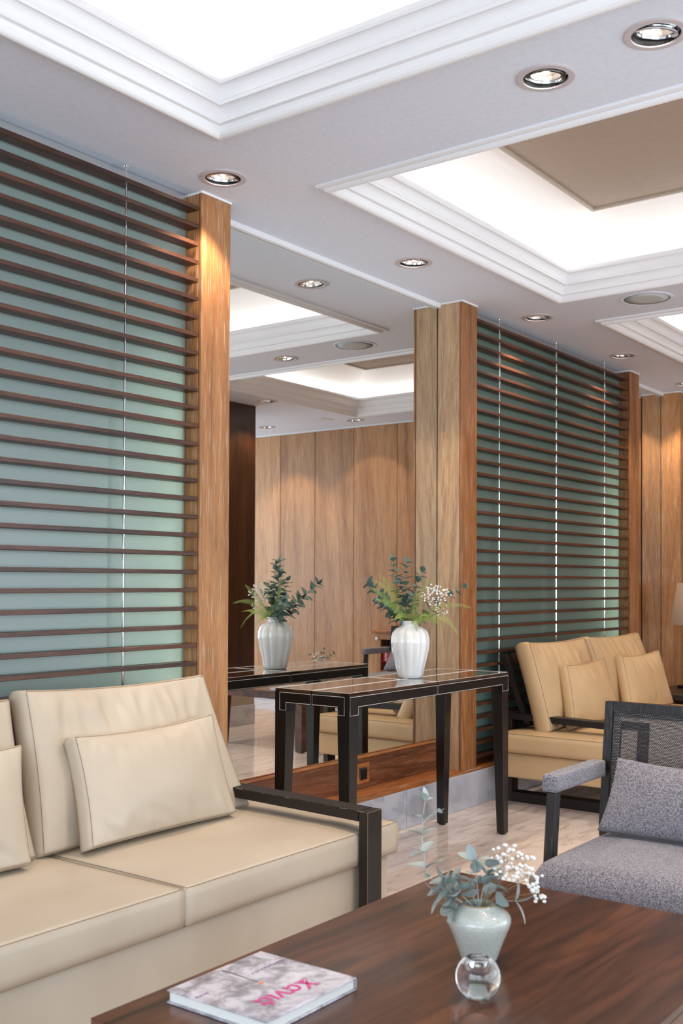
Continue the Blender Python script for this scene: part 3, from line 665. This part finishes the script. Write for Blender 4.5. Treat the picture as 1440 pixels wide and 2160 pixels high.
def table(name, label, cat, x0, x1, y0, y1, H, ap, drop, s0, s1, mtop, mside, mleg, stitch=None, group=None):
    t = thing(name, label, cat, ((x0+x1)/2, (y0+y1)/2, 0), group)
    xm, ym = (x0+x1)/2, (y0+y1)/2; g = .0012 if stitch else 0
    if stitch:
        for a, c_ in ((x0, xm), (xm, x1)):
            for d, e in ((y0, ym), (ym, y1)):
                b = box(NB(), a+g, c_-g, d+g, e-g, H-.012, H, .0018, 2); p = ob('top_panel', b, mtop, t)
                b = NB(); k = .0035; r = .0009
                tube(b, [(a+k, d+k, H+.0002), (c_-k, d+k, H+.0002), (c_-k, e-k, H+.0002), (a+k, e-k, H+.0002)], r, 4, closed=True); ob('stitching', b, stitch, p)
    else:
        b = box(NB(), x0, x1, y0, y1, H-.014, H, .002, 2); ob('tabletop', b, mtop, t)
    zt = H-.0125 if stitch else H-.0145; z0 = H-ap; zd = H-ap-drop; th = .022
    def apron(pts, c0, c1, axis):
        b = prism(NB(), pts, c0, c1, axis, .0012); p = ob('apron_panel', b, mside, t)
        if stitch:
            cu = sum(q[0] for q in pts)/len(pts); b = NB(); k = .003
            # inset outline
            ins = []
            n_ = len(pts)
            for i_ in range(n_):
                px_, pz_ = pts[i_]; a_ = Vector(pts[i_-1])-Vector(pts[i_]); c2 = Vector(pts[(i_+1) % n_])-Vector(pts[i_])
                a_.normalize(); c2.normalize(); cr_ = a_.x*c2.y-a_.y*c2.x
                s_ = 1 if cr_ < 0 else -1
                q = Vector((px_, pz_))+(a_+c2)*k*s_; ins.append(q)
            out = c0 if abs(c0-(y0 if axis == 'Y' else x0)) < 1e-6 or c0 < (ym if axis == 'Y' else xm) else c1
            of = out-.0003 if out == c0 else out+.0003
            pp = [((q.x, of, q.y) if axis == 'Y' else (of, q.x, q.y)) for q in ins]
            tube(b, pp, .0009, 4, closed=True); ob('stitching', b, stitch, p)
    dw = s0+.0005
    for (c0, c1) in ((y0, y0+th), (y1-th, y1)):
        apron(lshape(x0, xm-g, 'lo', z0, zt, zd, dw), c0, c1, 'Y'); apron(lshape(xm+g, x1, 'hi', z0, zt, zd, dw), c0, c1, 'Y')
    e = .0005
    for (c0, c1) in ((x0, x0+th), (x1-th, x1)):
        apron(lshape(y0+th+e-th*0, ym-g, 'lo', z0, zt, zd, dw-th-e) if False else lshape(y0+th+e, ym-g, 'lo', z0, zt, zd, dw-th-e), c0, c1, 'X'); apron(lshape(ym+g, y1-th-e, 'hi', z0, zt, zd, dw-th-e), c0, c1, 'X')
    for (x, ox) in ((x0, -1), (x1, 1)):
        for (y, oy) in ((y0, -1), (y1, 1)):
            b = legm(NB(), x, y, s0, s1, zd, ox, oy); k_ = th+.0006; box(b, min(x-ox*k_, x-ox*s0), max(x-ox*k_, x-ox*s0), min(y-oy*k_, y-oy*s0), max(y-oy*k_, y-oy*s0), zd+.0001, H-.0148); ob('leg', b, mleg, t)
    return t
CT0, CT1, CTY0, CTY1 = 3.335, 4.622, 2.45, 2.825
table('console_table', 'tall black leather console table with white stitching before the mirror', 'table', CT0, CT1, CTY0, CTY1, .773, .058, .032, .060, .040, MT['console_top'], MT['console_leather'], MT['ebony'], MT['stitch'])
table('coffee_table', 'low brown wood coffee table with the book and vase, nearest the viewer', 'table', 1.284, 2.528, .692, 1.515, .42, .055, .03, .075, .06, MT['table_wood'], MT['table_wood'], MT['table_wood'])
table('coffee_table', 'low brown wood coffee table of the far seating group, seen in the mirror', 'table', 5.885, 7.1, .55, 1.36, .42, .055, .03, .075, .06, MT['table_wood'], MT['table_wood'], MT['table_wood'])
t = thing('side_table', 'dark square side table under the lamp, behind the far sofa', 'table', (7.85, 2.55, 0))
b = box(NB(), 7.45, 8.2, 2.2, 2.86, .395, .43, .003); ob('tabletop', b, MT['ebony'], t)
b = box(NB(), 7.47, 8.18, 2.22, 2.84, .33, .3945, .002); ob('apron', b, MT['ebony'], t)
for x in (7.48, 8.12):
    for y in (2.23, 2.78): ob('leg', box(NB(), x, x+.05, y, y+.05, 0, .3295, .002), MT['ebony'], t)
t = thing('table_lamp', 'table lamp with tapered beige linen shade, at the right edge of the photo', 'lamp', (8.04, 2.66, .43))
lx, ly = 8.04, 2.66
ob('base', box(NB(), lx-.13, lx+.13, ly-.13, ly+.13, .4305, .448, .003), MT['black_gloss'], t)
ob('pole', lathe(NB(), [(.02, .448), (.018, .5), (.022, .7), (.016, .86), (.016, 1.0)], lx, ly, 0, 16, cap1=True), MT['ebony'], t, smooth=True)
ob('lamp_shade', lathe(NB(), [(.215, .895), (.165, 1.208), (.161, 1.208), (.211, .895)], lx, ly, 0, 40, cap0=False), MT['linen'], t, smooth=True)
# ------------------------------------------------------------------ wall cabinet with fire extinguisher (seen in the mirror)
t = thing('wall_cabinet', 'oak wall cabinet with a dark niche against the end wall, seen in the mirror', 'cabinet', (8.25, .75, 0))
yc0, yc1 = .344, 1.15
ob('cabinet_top', box(NB(), 8.20, XE-.002, yc0-.03, yc1+.03, .735, .757, .002), MT['oak_orange'], t)
ob('side_panel', box(NB(), 8.22, XE-.002, yc0, yc0+.07, .10, .7345, .002), MT['oak_panel'], t)
ob('side_panel', box(NB(), 8.22, XE-.002, yc1-.07, yc1, .10, .7345, .002), MT['oak_panel'], t)
ob('top_board', box(NB(), 8.22, 8.24, yc0+.0705, yc1-.0705, .675, .7345, .001), MT['oak_panel'], t)
ob('bottom_board', box(NB(), 8.22, XE-.002, yc0+.0705, yc1-.0705, .10, .385, .001), MT['oak_panel'], t)
ob('niche_back', box(NB(), XE-.02, XE-.002, yc0+.0705, yc1-.0705, .386, .7345), MT['black'], t)
kb = lathe(NB(), [(.016, 0), (.018, .008), (.010, .016), (.0005, .018)], 0, 0, 0, 16, tilt=Matrix.Rotation(-PI/2, 3, 'Y')); bmesh.ops.translate(kb, verts=kb.verts[:], vec=(8.22, yc0+.034, .681)); ob('knob', kb, MT['ceramic'], t, smooth=True)
sg = thing('fire_sign', 'red square fire extinguisher sign with white symbol in the cabinet niche, seen in the mirror', 'sign', (8.245, .51, .46))
ob('sign_plate', box(NB(), 8.245, 8.248, yc0+.078, yc0+.235, .462, .575, .001), MT['red'], sg)
b = NB(); cy_ = yc0+.178
prism(b, [(cy_-.020, .475), (cy_+.020, .475), (cy_+.020, .535), (cy_+.012, .548), (cy_+.006, .552), (cy_+.006, .560), (cy_+.022, .557), (cy_+.022, .564), (cy_-.006, .568), (cy_-.014, .560), (cy_-.006, .552), (cy_-.012, .548), (cy_-.020, .535)], 8.243, 8.2448, 'X'); ob('extinguisher_symbol', b, MT['white'], sg)
b = NB()
for k_, (w0, w1) in enumerate(((.0, .026), (.006, .03), (.0, .022), (.004, .03), (.002, .024))):
    z = .48+k_*.016; prism(b, [(yc0+.098+w0, z), (yc0+.098+w1, z+.002), (yc0+.098+w1-.004, z+.011), (yc0+.098+w0+.003, z+.009)], 8.243, 8.2448, 'X')
ob('flame_symbol', b, MT['white'], sg)
ex = thing('fire_extinguisher', 'red fire extinguisher under its sign in the cabinet niche, seen in the mirror', 'extinguisher', (8.285, yc0+.17, .3855))
ob('cylinder', lathe(NB(), [(.04, 0), (.042, .01), (.042, .055), (.03, .068), (.012, .072)], 8.285, yc0+.17, .3855, 24, cap1=True), MT['red'], ex, smooth=True)
ob('valve', box(NB(), 8.265, 8.305, yc0+.155, yc0+.185, .458, .475, .002), MT['black'], ex)
# ------------------------------------------------------------------ grey armchairs
def rbox(x0, x1, y0, y1, z0, z1, r, seg=4):
    return box(NB(), x0, x1, y0, y1, z0, z1, r, seg)
def armchair(dx, dy, label, plabel):
    X, Y = 2.83+dx, 1.43+dy; W = .60      # front edge X, left (+Y) edge
    t = thing('armchair', label, 'chair', (X+.28, Y-W/2, 0), 'grey tweed armchairs with dark wood frames')
    # seat: thick rounded pad with a crowned top
    bm = NB(); n = 22; x0, x1, y0, y1 = X, X+.53, Y-W-.0, Y+.0
    def P(u, v, top):
        e = min(u, 1-u, v, 1-v)
        cr = (1-abs(2*u-1)**4)*(1-abs(2*v-1)**4)
        uu = x0+(x1-x0)*u; vv_ = y0+(y1-y0)*v
        return Vector((uu, vv_, .352+.044*(1-(1-min(1, e/.09))**2.4)+.014*cr if top else .285))
    Tt = [[bm.verts.new(P(i/n, j/n, True)) for j in range(n+1)] for i in range(n+1)]
    for i in range(n):
        for j in range(n): bm.faces.new((Tt[i][j], Tt[i+1][j], Tt[i+1][j+1], Tt[i][j+1]))
    per = [(i, 0) for i in range(n)]+[(n, j) for j in range(n)]+[(i, n) for i in range(n, 0, -1)]+[(0, j) for j in range(n, 0, -1)]
    prev = [Tt[i][j] for i, j in per]
    cx_, cy2 = (x0+x1)/2, (y0+y1)/2
    for z, k in ((.33, 1.008), (.305, 1.008), (.288, .995), (.285, .98)):
        cur = [bm.verts.new((cx_+(Tt[i][j].co.x-cx_)*k, cy2+(Tt[i][j].co.y-cy2)*k, z)) for i, j in per]
        for a in range(len(per)): bm.faces.new((prev[a], prev[(a+1) % len(per)], cur[(a+1) % len(per)], cur[a]))
        prev = cur
    bm.faces.new(prev); ob('seat', bm, MT['tweed'], t, smooth=True)
    ob('seat_rail', box(NB(), x0+.02, x1-.01, y0+.02, y1-.02, .250, .2845, .004), MT['black_frame'], t)
    for s in (0, 1):
        yo = Y+.045 if s == 0 else Y-W-.045      # outer face of the arm
        ya, yb = (yo-.052, yo) if s == 0 else (yo, yo+.052)
        sg_ = 1 if s == 0 else -1
        # padded arm
        b = rbox(X+.165, X+.535, ya, yb, .566, .62, .012, 3); ob('armrest', b, MT['tweed'], t, smooth=True)
        # front leg splays a little
        yc = (ya+yb)/2; b = NB(); bm_ = b
        tp = [(X+.180, yc-.016), (X+.215, yc-.016), (X+.215, yc+.016), (X+.180, yc+.016)]
        A = [bm_.verts.new((x, y, .5655)) for x, y in tp]; Bb = [bm_.verts.new((x-.02, y+sg_*.022, 0)) for x, y in tp]
        bm_.faces.new(A); bm_.faces.new(Bb[::-1])
        for k in range(4): bm_.faces.new((Bb[k], Bb[(k+1) % 4], A[(k+1) % 4], A[k]))
        bmesh.ops.bevel(bm_, geom=bm_.edges[:], offset=.003, segments=1, affect='EDGES'); ob('leg', bm_, MT['black_frame'], t)
        # rear leg + back post in one sweep
        b = NB(); yq0, yq1 = (yo-.048, yo-.020) if s == 0 else (yo+.020, yo+.048)
        prism(b, [(yq0, 0), (yq0, 0)], 0, 0) if False else None
        pts = [(X+.60, 0), (X+.635, 0), (X+.585, .40), (X+.632, .805), (X+.604, .805), (X+.548, .40)]
        A = [b.verts.new((x, yq0, z)) for x, z in pts]; B2 = [b.verts.new((x, yq1, z)) for x, z in pts]
        n_ = len(pts)
        b.faces.new(A[0:3]+A[5:6] if False else [A[0], A[1], A[2], A[5]]); b.faces.new([A[5], A[2], A[3], A[4]]); b.faces.new([B2[0], B2[5], B2[2], B2[1]]); b.faces.new([B2[5], B2[4], B2[3], B2[2]])
        for k in range(n_): b.faces.new((A[k], A[(k+1) % n_], B2[(k+1) % n_], B2[k]))
        ob('back_post', b, MT['black_frame'], t)
        b = box(NB(), X+.5355, X+.560, ya+.012, yb-.012, .575, .612, .002); ob('arm_joint', b, MT['black_frame'], t)
    ya, yb = Y-W+.0035, Y-.0035
    def bx(z): return X+.548+(z-.40)/.405*.056
    def rail(z0, z1, name='back_rail'):
        b = prism(NB(), [(bx(z0), z0), (bx(z0)+.028, z0), (bx(z1)+.028, z1), (bx(z1), z1)], ya, yb, 'Y', .002); return ob(name, b, MT['black_frame'], t)
    rail(.775, .805); rail(.42, .45)
    def web(name, y0_, y1_, z0, z1, mat, lift=0):
        b = prism(NB(), [(bx(z0)+.010-lift, z0), (bx(z0)+.016, z0), (bx(z1)+.016, z1), (bx(z1)+.010-lift, z1)], y0_, y1_, 'Y'); return ob(name, b, mat, t)
    web('woven_back', ya, yb, .451, .774, MT['web'])
    # darker woven bands with white cord edging
    for s in (0, 1):
        e0 = (lambda d0, d1: (yb-d1, yb-d0)) if s == 0 else (lambda d0, d1: (ya+d0, ya+d1))
        a, c_ = e0(.002, .022); web('woven_band', a, c_, .452, .772, MT['web_white'], .0012)
        a, c_ = e0(.024, .125); web('woven_band', a, c_, .715, .742, MT['web_dark'], .0013)
        a, c_ = e0(.085, .125); web('woven_band', a, c_, .452, .714, MT['web_dark'], .0013)
        a, c_ = e0(.024, .030); web('woven_band', a, c_, .452, .714, MT['web_dark'], .0013)
    web('woven_band', ya+.023, yb-.023, .758, .772, MT['web_white'], .0012)
    quad_cushion('seat_cushion_loose', (X+.380, Y-.045, .429), (X+.380, Y-W+.045, .429), (X+.472, Y-.072, .640), (X+.472, Y-W+.072, .628), .045, MT['tweed'], None, puff=.030, puffb=.012, seed=3+dx, wr=.004, sag=.010, n=24, pipe=None,
                 label=plabel, cat='cushion', group='grey tweed cushions on the armchairs').name = 'back_pillow'
    return t
armchair(0, 0, 'grey tweed armchair with woven back beside the near coffee table', 'grey tweed cushion leaning on the near armchair back')
armchair(4.74, -.24, 'grey tweed armchair by the oak end wall, its arm seen in the mirror', 'grey tweed cushion on the far armchair by the end wall')

# ------------------------------------------------------------------ book
t = thing('book', 'square hardback book with grey stone cover and magenta title on the near coffee table', 'book', (1.54, 1.335, .42))
bx0, bx1, by0, by1 = 1.412, 1.676, 1.212, 1.455
ob('back_cover', box(NB(), bx0, bx1, by0, by1, .4205, .4235, .001), MT['cover'], t)
ob('pages', box(NB(), bx0+.004, bx1-.003, by0+.004, by1-.004, .4237, .4418, .001), MT['paper'], t)
fc = ob('front_cover', box(NB(), bx0, bx1, by0, by1, .442, .445, .001), MT['cover'], t)
ob('spine', box(NB(), bx1-.0025, bx1+.0012, by0, by1, .4236, .4419, .001), MT['cover'], t)
def text(s, loc, size, rz, mat, parent, name, shear=0, ext=.0003):
    cu = bpy.data.curves.new(name, 'FONT'); cu.body = s; cu.size = size; cu.extrude = ext; cu.shear = shear; cu.offset = size*.022; cu.align_x = 'LEFT'; cu.resolution_u = 4
    o = bpy.data.objects.new(name, cu); COL.objects.link(o); bpy.context.view_layer.update()
    me = bpy.data.meshes.new_from_object(o.evaluated_get(bpy.context.evaluated_depsgraph_get())); bpy.data.objects.remove(o)
    o = bpy.data.objects.new(name, me); COL.objects.link(o); o.parent = parent; o.location = Vector(loc)-worldloc(parent); o.rotation_euler = (0, 0, rz); me.materials.clear(); me.materials.append(mat)
    return o
text('\u03a7\u03b1\u03bd\u03b9\u03ac', (1.614, 1.286, .4455), .052, PI-.03, MT['magenta'], t, 'title', .1)
b = NB()   # twig with an orange berry printed on the cover
tube(b, [(1.545, 1.440, .4452), (1.547, 1.415, .4452), (1.545, 1.385, .4452), (1.543, 1.345, .4452)], .0016, 5, .0005); ob('printed_twig', b, MT['twig'], t)
ob('printed_dot', lathe(NB(), [(.0055, 0), (.005, .0004)], 1.5425, 1.337, .4451, 14, cap1=True), MT['orange'], t)
def smudges(name, x0, x1, y, mat, n_, h_, sd):
    rnd = random.Random(sd); b = NB(); x = x0
    for k in range(n_):
        w = (x1-x0)/n_; y_ = y+rnd.uniform(-.001, .001); box(b, x+w*.12, x+w*rnd.uniform(.6, .9), y_-h_*rnd.uniform(.5, 1), y_+h_*rnd.uniform(.5, 1), .4451, .4454); x += w
    return ob(name, b, mat, t)
smudges('small_print', 1.568, 1.668, 1.384, MT['plum'], 11, .0028, 4)
smudges('small_print', 1.415, 1.450, 1.384, MT['plum'], 5, .0034, 8)
# ------------------------------------------------------------------ glass tealight ball
gx, gy = 1.79, 1.012
t = thing('tealight_holder', 'round clear glass tealight ball in front of the small vase', 'candle holder', (gx, gy, .42))
R_ = .0425
prof = []
for k in range(17):
    a = -PI/2+.50+(PI-.50-.58)*k/16; prof.append((R_*math.cos(a), R_+R_*math.sin(a)-.0045))
prof[0] = (prof[0][0], .0005)
zt_ = prof[-1][1]; rt = prof[-1][0]
prof = [(.0003, .0005)]+prof+[(rt-.003, zt_+.0005), (rt-.005, zt_-.003), (rt-.004, zt_-.020), (.016, .045), (.0003, .043)]
b = lathe(NB(), prof, gx, gy, .42, 40, cap0=False); bmesh.ops.remove_doubles(b, verts=b.verts[:], dist=.0004); ob('glass_ball', b, MT['glass'], t, smooth=True)
b = lathe(NB(), [(.0165, .0475), (.0165, .056), (.015, .0565)], gx, gy, .42, 24, cap1=True); ob('tealight', b, MT['steel'], t, smooth=False)
# ------------------------------------------------------------------ vases
vx, vy, vz = 4.070, 2.652, .773
t = thing('fluted_vase', 'tall white fluted ceramic vase on the console table', 'vase', (vx, vy, vz))
vp = [(.052, 0), (.0555, .004), (.060, .018), (.0675, .055), (.0775, .095), (.0850, .130), (.0878, .158), (.0868, .182), (.080, .204), (.068, .219), (.052, .228), (.0395, .233), (.0370, .239), (.0375, .244), (.0415, .250), (.0460, .254), (.0468, .2555), (.0455, .2565), (.038, .250), (.033, .240), (.032, .20)]
def lobe(a, z, r):
    k = sstep(.0, .05, z)*(1-.55*sstep(.225, .25, z)); c_ = abs(math.cos(a*6.5+.3)) if False else abs(math.cos(a*6+.35)); return 1-.075*k*(1-c_**.8)
b = lathe(NB(), vp, vx, vy, vz+.0005, 144, lobe=lobe); ob('vase_body', b, MT['ceramic'], t, smooth=True)
wx, wy, wz = 1.962, 1.107, .42
t2 = thing('small_vase', 'small pale green-grey crackle glazed vase on the near coffee table', 'vase', (wx, wy, wz))
wp = [(.033, 0), (.037, .003), (.040, .012), (.0485, .040), (.0575, .066), (.0655, .088), (.0685, .100), (.0675, .110), (.062, .119), (.050, .129), (.039, .135), (.0345, .138), (.0335, .141), (.031, .141), (.030, .135), (.035, .12)]
ob('vase_body', lathe(NB(), [(r*.97, z*.83) for r, z in wp], wx, wy, wz+.0005, 56), MT['crackle'], t2, smooth=True)
ob('vase_rim', lathe(NB(), [(.0328, .1160), (.0335, .1180), (.031, .1190), (.0300, .1170)], wx, wy, wz+.0008, 40, cap0=False), MT['stem_brown'], t2, smooth=True)
# ------------------------------------------------------------------ bouquets
def leaf_mesh(name, L, Wd, fold, mat, curl=.15):
    bm = NB(); n = 6; m = 2; rows = []
    for i in range(n+1):
        s = i/n; w = Wd*math.sin(PI*min(1, s*.94+.03))**.62*(1-.25*s); row = []
        for j in range(-m, m+1):
            q = j/m; row.append(bm.verts.new((s*L, q*w, fold*abs(q)*w-curl*L*s*s)))
        rows.append(row)
    for a, c_ in zip(rows, rows[1:]):
        for j in range(2*m): bm.faces.new((a[j], a[j+1], c_[j+1], c_[j]))
    me = bpy.data.meshes.new(name); bm.to_mesh(me); bm.free()
    for p in me.polygons: p.use_smooth = True
    me.materials.append(mat); return me
def bez(p0, p1, p2, n):
    return [Vector(p0)*(1-s)**2+Vector(p1)*2*s*(1-s)+Vector(p2)*s*s for s in [i/n for i in range(n+1)]]
def put_leaf(me, parent, base, p, d, nrm, sc):
    d = d.normalized(); y = nrm.cross(d)
    if y.length < .05: y = Vector((1, 0, 0)).cross(d)
    y.normalize(); z = d.cross(y)
    o = bpy.data.objects.new('leaf', me); COL.objects.link(o); o.parent = parent
    o.matrix_local = Matrix(((d.x*sc, y.x*sc, z.x*sc, p.x-base.x), (d.y*sc, y.y*sc, z.y*sc, p.y-base.y), (d.z*sc, y.z*sc, z.z*sc, p.z-base.z), (0, 0, 0, 1)))
def euca(parent, p0, p1, p2, pairs, me, sc, stem, rnd, start=.35, r=.0016, open_=1.0, name='eucalyptus_branch'):
    pts = bez(p0, p1, p2, 12); b = NB(); tube(b, pts, r, 5, r*.45); br = ob(name, b, stem, parent, smooth=True); base = worldloc(br)
    for k in range(pairs):
        s = start+(1-start)*k/max(1, pairs-1); i = min(11, int(s*12)); p = pts[i].lerp(pts[i+1], s*12-i); tdir = (pts[i+1]-pts[i]).normalized()
        a0 = k*PI/2+rnd.uniform(-.5, .5); u = tdir.cross(Vector((.3, .2, 1)))
        if u.length < .1: u = tdir.cross(Vector((1, 0, 0)))
        u.normalize(); v = tdir.cross(u); size = sc*(1.05-.40*s)*rnd.uniform(.85, 1.12)
        if k == pairs-1: put_leaf(me, br, base, p, tdir+u*.25, v, size*.8)
        for q in (0, PI):
            side = u*math.cos(a0+q)+v*math.sin(a0+q)
            put_leaf(me, br, base, p, side*open_+tdir*rnd.uniform(.35, .8)+Vector((0, 0, rnd.uniform(-.2, .2))), tdir+Vector((0, 0, .5)), size)
    return br
def fern(parent, p0, p1, p2, wid, n, rnd):
    pts = bez(p0, p1, p2, n); b = NB(); tube(b, pts[::2], .0011, 4, .0004)
    NF = Vector((-.7+rnd.uniform(-.35, .35), -.35+rnd.uniform(-.5, .5), .5+rnd.uniform(-.2, .2)))
    for i in range(int(n*.10), n):
        s = i/n; tdir = (pts[min(i+1, n)]-pts[i-1]).normalized(); u = tdir.cross(NF)
        if u.length < .1: u = Vector((1, 0, 0))
        u.normalize(); nr = tdir.cross(u); L = wid*(math.sin(PI*min(1, .12+s*.88))**.6)*(1-.35*s)*rnd.uniform(.85, 1.1); w = .0013
        for sg_ in (-1, 1):
            d = (u*sg_+tdir*.5+nr*rnd.uniform(-.18, .18)).normalized(); a = pts[i]; m_ = a+d*L*.5+nr*.001; e = a+d*L+Vector((0, 0, -L*.12))
            q = tdir*w
            v_ = [b.verts.new(x) for x in (a-q*.5, m_-q, e, m_+q, a+q*.5)]; b.faces.new(v_)
    return ob('fern_frond', b, MT['fern'], parent)
def gyps(parent, p0, centre, rad, n, size, rnd, stems=7, flat=(1, 1, .8)):
    p0 = Vector(p0); c0 = Vector(centre); b = NB(); heads = []
    for k in range(n):
        v_ = Vector((rnd.gauss(0, 1), rnd.gauss(0, 1), rnd.gauss(0, 1))).normalized()*rad*rnd.uniform(.25, 1)**.6
        heads.append(c0+Vector((v_.x*flat[0], v_.y*flat[1], v_.z*flat[2])))
    hubs = [c0.lerp(heads[int(n*k/stems)], .45) for k in range(stems)]
    for hb in hubs: tube(b, bez(p0, p0.lerp(hb, .5)+Vector((0, 0, .02)), hb, 6), .0005, 4, .0003)
    for h_ in heads:
        hb = min(hubs, key=lambda q: (q-h_).length); tube(b, [hb, hb.lerp(h_, .5)+Vector((0, 0, .002)), h_], .0004, 3)
    br = ob('gypsophila_sprig', b, MT['stem_brown'], parent)
    b = NB()
    for h_ in heads: bmesh.ops.create_icosphere(b, subdivisions=1, radius=size*rnd.uniform(.75, 1.15), matrix=Matrix.Translation(h_) @ Matrix.Diagonal((1, 1, .85, 1)))
    ob('blossoms', b, MT['blossom'], br, kind='stuff'); return br
rnd = random.Random(21)
LEAF = leaf_mesh('leaf', .050, .0190, .28, MT['euca'], .22); LEAFP = leaf_mesh('leaf', .050, .0165, .25, MT['euca_pale'], .2)
bq = thing('bouquet', 'bouquet of eucalyptus, fern and white gypsophila in the fluted vase', 'bouquet', (vx, vy, vz+.2))
O = Vector((vx, vy, vz+.235)); m_ = Vector((vx, vy, vz))
def V(dx, dy, dz): return Vector((vx+dx, vy+dy, vz+dz))
RB = V(0, 0, .19)
# (end point, mid point, leaf pairs)
for e, m2, n_ in [((-0.048, 0.061, 0.524), (-0.038, 0.052, 0.404), 6), ((-0.009, 0.01, 0.516), (-0.023, 0.031, 0.404), 6), ((0.056, -0.027, 0.476), (0.013, 0.009, 0.383), 5), ((0.024, 0.242, 0.421), (0.008, 0.129, 0.328), 8), ((-0.086, 0.118, 0.336), (-0.041, 0.058, 0.308), 4), ((0.161, -0.181, 0.405), (0.057, -0.057, 0.33), 5), ((-0.049, 0.07, 0.272), (-0.027, 0.041, 0.276), 2), ((0.016, 0.062, 0.437), (0.003, 0.04, 0.351), 6), ((0.049, -0.062, 0.276), (0.017, -0.019, 0.276), 2), ((0.012, 0.153, 0.356), (0.007, 0.077, 0.318), 5), ((-0.022, -0.019, 0.362), (-0.019, 0.003, 0.298), 3)]:
    euca(bq, RB, V(*m2), V(*e), n_+2, LEAF, 1.18, MT['stem_green'], rnd, start=.34)
for e, m2 in [((0.02, -0.304, 0.318), (0.002, -0.141, 0.374)), ((0.014, -0.246, 0.192), (0.018, -0.139, 0.359)), ((0.024, -0.16, 0.227), (0.008, -0.075, 0.32)), ((-0.063, -0.076, 0.21), (-0.032, -0.038, 0.31)), ((-0.082, 0.03, 0.261), (-0.04, 0.015, 0.315)), ((-0.135, 0.131, 0.408), (-0.06, 0.058, 0.357)), ((-0.099, 0.132, 0.438), (-0.038, 0.052, 0.394)), ((-0.088, 0.117, 0.47), (-0.033, 0.045, 0.404)), ((0.017, -0.09, 0.452), (0.006, -0.039, 0.358)), ((-0.126, 0.103, 0.353), (-0.058, 0.046, 0.349)), ((-0.105, -0.11, 0.416), (-0.057, -0.047, 0.342)), ((-0.087, -0.147, 0.281), (-0.038, -0.08, 0.31))]:
    fern(bq, RB+Vector((0, 0, .03)), V(*m2), V(*e), .027, 40, rnd)
gyps(bq, RB, V(.014, -.115, .372), .062, 80, .0046, rnd); gyps(bq, RB, V(.030, -.140, .315), .045, 26, .0036, rnd, 4); gyps(bq, RB, V(.07, -.147, .384), .025, 14, .0042, rnd, 3)
# arrangement in the small vase
b2 = thing('flower_sprigs', 'pale eucalyptus and gypsophila sprigs in the small crackle vase', 'bouquet', (wx, wy, wz+.12))
def V2(dx, dy, dz): return Vector((wx+dx, wy+dy, wz+dz))
R2 = V2(0, 0, .10)
LP2 = leaf_mesh('leaf', .042, .0150, .25, MT['euca_pale'], .2)
LBIG = leaf_mesh('leaf', .056, .0215, .18, MT['euca_pale'], .25)
euca(b2, R2, V2(-.026, .053, .129), V2(-.053, .088, .169), 3, LP2, .62, MT['stem_pale'], rnd, start=.5, r=.0017)
euca(b2, V2(-.053, .088, .169), V2(-.066, .110, .24), V2(-.044, .104, .324), 5, LP2, 1.12, MT['stem_pale'], rnd, start=.12, r=.0017)
euca(b2, V2(-.062, .108, .262), V2(-.05, .096, .30), V2(-.026, .078, .302), 1, LP2, .8, MT['stem_pale'], rnd, start=.9, r=.0013)
for e, m2, n_ in [((0.002, 0.013, 0.201), (0.008, 0.007, 0.149), 3), ((-0.03, 0.056, 0.159), (-0.018, 0.041, 0.139), 3), ((-0.055, 0.058, 0.101), (-0.026, 0.036, 0.118), 1), ((0.044, -0.009, 0.146), (0.024, 0.002, 0.132), 4), ((0.044, -0.059, 0.123), (0.022, -0.021, 0.121), 2), ((-0.006, 0.025, 0.144), (0.003, 0.013, 0.13), 3), ((0.038, -0.001, 0.184), (0.023, 0.002, 0.156), 3), ((-0.041, 0.072, 0.139), (-0.026, 0.053, 0.129), 3)]:
    euca(b2, R2, V2(*m2), V2(*e), n_, LBIG if n_ <= 3 else LP2, 1.2, MT['stem_pale'], rnd, start=.55, r=.0014)
gyps(b2, R2, V2(.049, -.048, .200), .046, 62, .0048, rnd, 8, (1, 1.1, .8)); gyps(b2, R2, V2(.070, -.078, .165), .032, 26, .0048, rnd, 4); gyps(b2, R2, V2(.085, -.095, .130), .018, 10, .005, rnd, 3)
# vase and sprigs on the far coffee table (seen in the mirror)
ux, uy = 6.5, 1.05
t3 = thing('small_vase', 'small pale vase on the far coffee table, seen in the mirror', 'vase', (ux, uy, .42))
ob('vase_body', lathe(NB(), [(r*.97, z*.93) for r, z in wp], ux, uy, .4205, 40), MT['crackle'], t3, smooth=True)
b3 = thing('flower_sprigs', 'eucalyptus and gypsophila sprigs in the far small vase, seen in the mirror', 'bouquet', (ux, uy, .54))
def V3(dx, dy, dz): return Vector((ux+dx, uy+dy, .42+dz))
for e, m2, n_, sc in (((.0, .03, .27), (.0, .02, .2), 4, .8), ((.02, .10, .24), (.0, .05, .21), 4, .9), ((.0, -.09, .22), (.0, -.04, .19), 3, .9), ((.03, -.02, .23), (.01, .0, .18), 3, .9)):
    euca(b3, V3(0, 0, .1), V3(*m2), V3(*e), n_, LEAF, sc, MT['stem_green'], rnd)
gyps(b3, V3(0, 0, .1), V3(0, -.03, .21), .06, 40, .006, rnd)
tb = thing('book', 'pale book lying on the far coffee table, seen in the mirror', 'book', (6.05, 1.15, .42))
ob('cover', box(NB(), 5.93, 6.2, 1.02, 1.26, .4205, .4235, .001), MT['cover'], tb); ob('pages', box(NB(), 5.934, 6.196, 1.024, 1.256, .4238, .437, .001), MT['paper'], tb); ob('cover', box(NB(), 5.93, 6.2, 1.02, 1.26, .4373, .440, .001), MT['cover'], tb)
